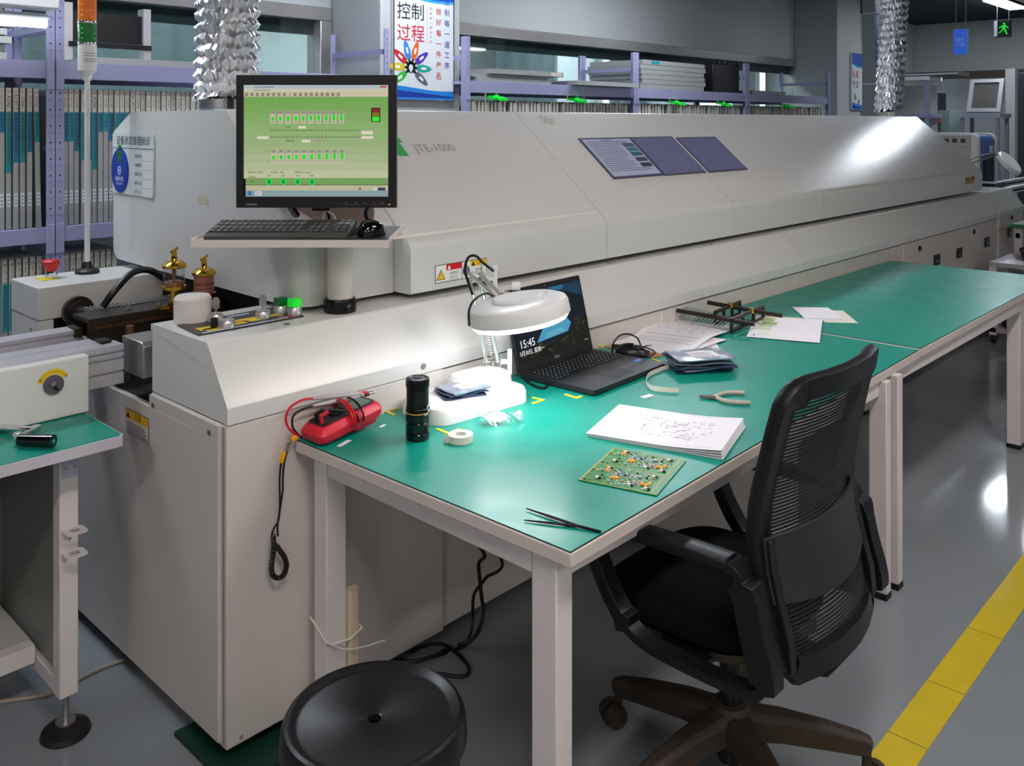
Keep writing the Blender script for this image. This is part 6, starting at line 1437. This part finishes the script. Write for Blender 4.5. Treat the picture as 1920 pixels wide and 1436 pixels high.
# arm loops
for s_ in (-1, 1):
    X = HX - 0.005 + s_ * 0.272
    loop = [(-0.165, 0.672), (-0.04, 0.668), (0.07, 0.662), (0.135, 0.652), (0.185, 0.60), (0.16, 0.53), (0.10, 0.456), (0.04, 0.43), (-0.06, 0.425), (-0.17, 0.428), (-0.225, 0.44), (-0.235, 0.475), (-0.212, 0.56), (-0.192, 0.64)]
    pts = cat([Vector((X, HY + y, z)) for y, z in loop], 5, True)
    P_ = []
    for p in pts:
        wid = 0.027 if (p.z > 0.62) else 0.021; thk = 0.010 if p.z > 0.645 or p.z < 0.45 else 0.028
        if p.y > HY + 0.1 and p.z < 0.64: thk = 0.016
        P_.append([(-thk, -wid), (thk, -wid), (thk * 1.0, wid), (-thk, wid)])
    b = MB(); b.sweep(pts, P_, cb_, up=Vector((1, 0, 0)), closed=True); ar = part(t, 'armrest', b, bw=0.003, ang=50)
    b = MB(); b.sweep([Vector((X, HY + y, 0.674 + dz)) for y, dz in ((-0.16, 0.003), (-0.04, 0.0), (0.08, -0.007), (0.16, -0.02))], [(-0.03, -0.008), (0.03, -0.008), (0.028, 0.006), (0.018, 0.01), (-0.018, 0.01), (-0.028, 0.006)], cb_); part(ar, 'arm_pad', b, bw=0.003)
    b = MB(); b.bar((X - s_ * 0.008, HY - 0.02, 0.42), (HX + s_ * 0.08, HY - 0.02, 0.40), 0.12, 0.014, cb_); part(ar, 'arm_bracket', b, bw=0.002)

# ------------------------------------------------------------------ odds and ends under the bench and on the floor
b = MB(); b.box(1.06, 1.5, 1.9, 2.19, 0.001, 0.012, mat('dark_green_pad', (10, 52, 42), 0.5)); solo('rubber_pad', MB().add(b.v, b.f, b.mats[0]), 'dark green rubber pad under the near oven corner', 'floor pad')
for x, y, z in ((1.2, 2.06, 0.0125), (8.1, 2.1, 0.001), (4.5, 2.1, 0.001), (4.5, 3.3, 0.001), (8.1, 3.3, 0.001), (1.25, 3.35, 0.001)):
    b = MB(); b.lathe([(0.055, 0), (0.056, 0.008), (0.03, 0.016), (0.012, 0.017), (0.012, 0.0385 - z + 0.001), (0, 0.0395 - z)], MATS['foot_rubber'], (x, y, z), n=32); part(oven_o, 'levelling_foot', b)
b = MB(); b.prism(rrect(1.381, 1.41, 1.88, 1.905, 0.004), 'z', 0.06, 0.36, mat('power_strip_beige', (204, 192, 164), 0.5)); solo('power_strip', b, 'beige power strip tied upright to the rear left bench leg', 'power strip', loc=(1.395, 1.89, 0.06))
b = MB(); b.tube([(1.314, 1.96, 0.29), (1.313, 1.89, 0.255), (1.325, 1.884, 0.245), (1.378, 1.876, 0.24), (1.414, 1.874, 0.255), (1.414, 1.912, 0.27), (1.385, 1.96, 0.285)], 0.0028, mat('tie_plastic', (222, 216, 206), 0.4), n=6, closed=True)
b.tube([(1.325, 1.884, 0.245), (1.36, 1.874, 0.222), (1.41, 1.865, 0.21), (1.47, 1.85, 0.208)], 0.0022, MATS['tie_plastic'], n=6, smooth=4); solo('cable_tie', b, 'white cable tie round the rear left bench leg', 'cable tie')
cbm = mat('cable_black', (14, 14, 16), 0.45)
b = MB(); b.tube([(1.5, 1.88, 0.67), (1.814, 1.85, 0.339), (1.765, 1.8, 0.315), (1.728, 1.75, 0.257), (1.685, 1.7, 0.249), (1.58, 1.62, 0.267), (1.809, 1.924, 0.012), (1.742, 1.949, 0.01), (1.674, 1.976, 0.01), (1.644, 2.023, 0.01)], 0.0055, cbm, n=8, smooth=7); solo('cable', b, 'thicker black cable hanging under the bench to the floor', 'cable')
b = MB(); b.tube([(1.56, 1.88, 0.67), (1.867, 1.82, 0.305), (1.772, 1.78, 0.282), (1.699, 1.75, 0.276), (1.645, 1.7, 0.251), (1.537, 1.6, 0.287), (1.822, 1.938, 0.012), (1.776, 1.952, 0.01), (1.709, 1.958, 0.01), (1.658, 1.993, 0.01)], 0.0045, cbm, n=8, smooth=7); solo('cable', b, 'thinner black cable crossing the thick one under the bench', 'cable')
b = MB(); b.tube([(1.703, 2.023, 0.006), (1.757, 2.013, 0.006), (1.79, 1.99, 0.006), (1.797, 1.951, 0.006), (1.788, 1.895, 0.006), (1.769, 1.842, 0.006), (1.739, 1.823, 0.006), (1.716, 1.841, 0.006), (1.689, 1.89, 0.006)], 0.005, cbm, n=8, smooth=7); solo('cable', b, 'black cable loop lying on the floor behind the stool', 'cable')
b = MB(); b.tube([(0.735, 2.71, 0.006), (0.796, 2.655, 0.006), (0.862, 2.611, 0.006), (0.91, 2.593, 0.006), (0.984, 2.601, 0.006), (1.045, 2.607, 0.006), (1.105, 2.599, 0.006)], 0.0055, mat('cord_grey', (150, 142, 132), 0.5), n=8, smooth=6); solo('cable', b, 'pale grey cord on the floor running under the oven side', 'cable')

# ------------------------------------------------------------------ far end: inspection machine, second lamp, unloading rails
t = thing('inspection_machine', (9.6, 2.9, 0), 'blue and white boxy machine beyond the far end of the oven', 'machine')
b = MB(); b.prism(fillet([(2.62, 0.86), (2.62, 1.455), (3.35, 1.455), (3.35, 0.86)], [0, 0.07, 0.05, 0]), 'x', 9.84, 9.88, boxwhite); part(t, 'end_shell', b, bw=0.006)
b = MB(); b.prism(fillet([(2.62, 0.86), (2.62, 1.455), (3.35, 1.455), (3.35, 0.86)], [0, 0.07, 0.05, 0]), 'x', 9.26, 9.34, boxwhite)
T = frame((9.2585, 2.95, 1.2), (0, -1, 0), (0, 0, 1)); b.rect(-0.36, 0.27, -0.3, 0.235, P('b4b0a6'), T)
for i in range(6): b.rect(-0.2 + i * 0.075, -0.155 + i * 0.075, 0.165, 0.205, P('3a4240'), T, 0.001)
b.rect(-0.36, 0.27, 0.12, 0.125, P('8a867e'), T, 0.001); b.rect(-0.2, 0.0, 0.05, 0.08, P('4a5250'), T, 0.001); part(t, 'white_shell', b, bw=0.006)
b = MB(); b.prism(fillet([(2.635, 0.86), (2.635, 1.435), (3.34, 1.435), (3.34, 0.86)], [0, 0.06, 0.04, 0]), 'x', 9.341, 9.839, mat('machine_blue', (38, 82, 150), 0.4)); part(t, 'blue_body', b)
b = MB(); b.box(9.5, 9.8, 2.628, 2.634, 0.95, 1.22, gap); b.box(9.66, 9.78, 2.6285, 2.634, 1.27, 1.33, P('b8c4e0')); part(t, 'hatch', b)
b = MB(); b.box(9.3, 9.85, 2.68, 3.3, 0.0, 0.858, mat('machine_base_grey', (92, 98, 106), 0.5)); part(t, 'base', b)
t = thing('unloading_conveyor', (10.2, 2.6, 0.9), 'pale unloading rails leaving the far end of the oven', 'conveyor')
for y in (2.22, 2.5):
    b = MB(); b.box(8.3, 12.0, y, y + 0.05, 0.93, 0.985, alu); b.box(8.3, 12.0, y - 0.004, y, 0.945, 0.962, gap); part(t, 'rail', b)
for x in (8.9, 11.6):
    b = MB(); b.box(x, x + 0.05, 2.28, 2.48, 0.0, 0.929, legwhite); part(t, 'leg', b)
b = MB(); b.box(8.5, 8.8, 2.27, 2.49, 0.95, 1.03, darkbrown); part(t, 'drive', b)
t = thing('magnifier_lamp', (8.9, 2.1, 1.02), 'white magnifier lamp with its disc tipped, at the far right end', 'desk lamp')
tp = Vector((9.551, 2.42, 1.173)); nn = (RV * 0.2 + UP * 0.8 - FV * 0.55).normalized(); tx_ = RV * 0.8 - UP * 0.6; Tt = frame(tp, tx_, nn.cross(tx_))
b = MB(); b.lathe([(0, 0.02), (0.12, 0.018), (0.135, 0.008), (0.14, -0.02), (0.125, -0.03), (0, -0.03)], ltm, n=40, T=Tt); part(t, 'head', b)
b = MB(); b.tube([(8.204, 2.42, 1.232), (8.576, 2.42, 1.263), (9.009, 2.42, 1.28), (9.178, 2.42, 1.261)], 0.007, P('8a8078'), n=8); b.tube([(8.276, 2.42, 1.202), (8.654, 2.42, 1.227), (9.076, 2.42, 1.254)], 0.006, P('8a8078'), n=8); part(t, 'arm', b)
b = MB(); b.cyl((8.233, 2.42, 1.227), Vector((8.233, 2.42, 1.227)) * 1 - Vector((0, 0, Vector((8.233, 2.42, 1.227)).z - 0.95)), 0.014, steel, n=12); part(t, 'post', b)
# small green table and trolley at the far right
t = thing('side_table', (8.6, 1.65, 0), 'small dark green table past the far bench at the right edge', 'table')
b = MB(); b.box(7.45, 9.3, 1.3, 1.88, 0.775, 0.8, P('2c7a50')); part(t, 'table_top', b)
for x, y in ((7.5, 1.82), (9.2, 1.82), (9.2, 1.36)):
    b = MB(); b.box(x, x + 0.05, y, y + 0.05, 0, 0.774, legwhite); part(t, 'leg', b)
b = MB(); b.box(7.5, 9.2, 1.83, 1.86, 0.69, 0.73, P('c89a96')); part(t, 'rail', b)
t = thing('trolley', (7.3, 1.6, 0), 'pale metal trolley with black trays below the far right table', 'trolley')
for x, y in ((6.92, 1.84), (6.92, 1.4), (7.4, 1.84)):
    b = MB(); b.box(x, x + 0.045, y, y + 0.045, 0.06, 0.545, legwhite); part(t, 'post', b)
for z in (0.545, 0.42, 0.08):
    b = MB(); b.box(6.92, 7.46, 1.4, 1.885, z, z + 0.03, alu); part(t, 'shelf', b)
for i, z in enumerate((0.112, 0.25)):
    b = MB(); b.box(6.98, 7.38, 1.44, 1.82, z, z + 0.125, black); part(t, 'tray', b, bw=0.006)
b = MB()
for x, y in ((6.94, 1.42), (6.94, 1.86), (7.42, 1.86)): b = MB(); b.cyl((x, y - 0.012, 0.03), (x, y + 0.012, 0.03), 0.03, black, n=18); part(t, 'castor', b)
t = thing('fixture', (7.3, 1.6, 0.577), 'black metal jig lying on the far right trolley', 'jig')
b = MB(); b.bar((7.1, 1.5, 0.62), (7.4, 1.8, 0.62), 0.02, 0.03, hb); b.bar((7.05, 1.7, 0.64), (7.42, 1.6, 0.64), 0.02, 0.03, hb)
for x, y in ((7.12, 1.52), (7.38, 1.78), (7.07, 1.69)): b.box(x - 0.01, x + 0.01, y - 0.01, y + 0.01, 0.5775, 0.64, hb)
part(t, 'frame', b)

# ------------------------------------------------------------------ far wall furniture and hanging signs
t = thing('hanging_sign', (9.0, 2.69, 2.2), 'bright blue hanging sign with white characters near the exit sign', 'sign')
b = MB(); b.box(8.985, 9.015, 2.632, 2.755, 2.2, 2.44, P('e8ecf2')); T = frame((8.984, 2.6935, 2.32), (0, -1, 0), (0, 0, 1)); sb = mat('sign_blue', (20, 96, 226), 0.4, emit=(20, 96, 226), es=0.35)
b.rect(-0.0605, 0.0605, -0.119, 0.119, sb, T); b.text('贴片', 0.04, P('f4f8ff'), T @ Matrix.Translation((0, 0.018, 0.001))); b.text('二线', 0.04, P('f4f8ff'), T @ Matrix.Translation((0, -0.026, 0.001))); part(t, 'board', b)
for y in (2.65, 2.735): b = MB(); b.cyl((9.0, y, 2.44), (9.0, y, 3.079), 0.004, P('9aa0a4'), n=6); part(t, 'hanger', b)
t = thing('exit_sign', (12.0, 3.16, 2.62), 'green running man exit sign hanging from the dark ceiling', 'exit sign')
b = MB(); b.box(11.98, 12.04, 3.03, 3.2, 2.6, 2.8, P('20242a')); b.box(11.97, 12.045, 3.17, 3.205, 2.61, 2.8, P('d8dce0')); part(t, 'case', b)
b = MB(); T = frame((11.979, 3.1, 2.7), (0, -1, 0), (0, 0, 1)); eg = S('22d83c', 1.0)
b.rect(-0.065, 0.065, -0.08, 0.08, S('06281a', 0.6), T); b.disc(0.005, 0.06, 0.014, eg, T, 0.001, n=14)
b.poly([(-0.02, 0.04), (0.02, 0.045), (0.015, 0.0), (-0.015, 0.0)], eg, T, 0.001); b.poly([(0.02, 0.045), (0.055, 0.01), (0.048, 0.0), (0.012, 0.03)], eg, T, 0.0012); b.poly([(-0.02, 0.04), (-0.055, 0.02), (-0.05, 0.008), (-0.012, 0.028)], eg, T, 0.0012)
b.poly([(-0.015, 0.004), (0.004, 0.004), (-0.03, -0.045), (-0.06, -0.05), (-0.055, -0.036), (-0.036, -0.034)], eg, T, 0.0014); b.poly([(-0.002, 0.004), (0.015, 0.004), (0.03, -0.03), (0.045, -0.07), (0.03, -0.072), (0.012, -0.034)], eg, T, 0.0014); part(t, 'face', b)
for y in (3.05, 3.18): b = MB(); b.cyl((12.01, y, 2.8), (12.01, y, 3.079), 0.004, P('70767a'), n=6); part(t, 'hanger', b)
def cab(name, x0, y0, y1, z1, m_, label, cat_, d=0.5, extra=None):
    t = thing(name, (x0 + d / 2, (y0 + y1) / 2, 0), label, cat_)
    b = MB(); b.box(x0, x0 + d, y0, y1, 0.0, z1, m_); part(t, 'body', b, bw=0.006)
    if extra: extra(t)
    return t
def knob_plate(t):
    b = MB(); b.box(12.592, 12.598, 4.02, 4.08, 1.45, 1.62, P('4a5a56')); b.cyl((12.597, 4.05, 1.58), (12.585, 4.05, 1.58), 0.03, P('c85a48'), n=14); part(t, 'switch_plate', b)
cab('steel_cabinet', 12.6, 3.9, 4.14, 1.72, mat('grey_green_cabinet', (132, 156, 152), 0.45), 'grey-green steel cabinet in the distance behind the oven end', 'cabinet', extra=knob_plate)
def sticker(t):
    b = MB(); b.box(13.19, 13.198, 4.42, 4.5, 1.78, 1.88, P('d8dce0')); part(t, 'sticker', b)
cab('server_cabinet', 13.2, 4.3, 4.6, 1.98, mat('dark_cabinet', (30, 40, 48), 0.4), 'dark tall cabinet with a white sticker in the distance', 'cabinet', extra=sticker)
cab('dark_rack', 12.8, 2.86, 3.15, 2.2, mat('dark_rack', (44, 46, 50), 0.5), 'dark open rack at the far right end of the room', 'rack')
b = MB(); b.box(13.6, 13.75, 3.38, 3.5, 0.0, 2.3, wallm2); solo('door_jamb', b, 'pale grey upright jamb beside the dark rack at far right', 'jamb')
t = thing('frame_stand', (12.6, 3.5, 0), 'grey stand carrying a tilted aluminium frame in the distance', 'stand')
b = MB(); b.box(12.4, 12.9, 3.25, 3.75, 1.62, 1.67, P('9498a8')); part(t, 'top', b)
for x, y in ((12.42, 3.27), (12.84, 3.27), (12.42, 3.69), (12.84, 3.69)):
    b = MB(); b.box(x, x + 0.04, y, y + 0.04, 0, 1.619, P('8a8a9c')); part(t, 'leg', b)
t = thing('stencil_frame', (12.6, 3.45, 1.671), 'tilted aluminium frame with a dark panel on the distant stand', 'stencil frame')
TFf = Matrix.Translation((12.5, 3.47, 1.6905)) @ Matrix.Rotation(R(-90), 4, 'Z') @ Matrix.Rotation(R(68), 4, 'X')
b = MB()
for x0, x1, y0, y1 in ((-0.2, -0.15, 0, 0.46), (0.15, 0.2, 0, 0.46), (-0.15, 0.15, 0, 0.05), (-0.15, 0.15, 0.41, 0.46)): b.box(x0, x1, y0, y1, -0.02, 0.02, alu, T=TFf)
part(t, 'frame', b); b = MB(); b.box(-0.15, 0.15, 0.05, 0.41, -0.004, 0.004, P('4a4644'), T=TFf); part(t, 'panel', b)
t = thing('storage_rack', (12.0, 4.5, 0), 'pale rack with striped boxes on top past the far foil duct', 'storage rack')
for y in (3.95, 4.95):
    b = MB(); b.box(11.9, 11.95, y, y + 0.05, 0, 2.1, shelfmat); part(t, 'post', b)
for z in (1.62, 2.1):
    b = MB(); b.box(11.88, 12.4, 3.94, 5.0 - 0.01, z, z + 0.05, shelfmat if z < 2 else white); part(t, 'shelf', b)
b = MB(); b.box(12.39, 12.4, 4.0, 4.95, 0.1, 2.05, P('c4c6c4')); part(t, 'back_sheet', b)
b = MB(); b.box(11.9, 12.35, 3.6, 4.3, 2.151, 2.2, mat('striped_box', (60, 60, 62), 0.5)); b.box(11.895, 11.9, 3.6, 4.3, 2.165, 2.185, P('d8d8dc')); solo('flat_box', b, 'flat dark box with a pale stripe on top of the distant pale rack', 'box')
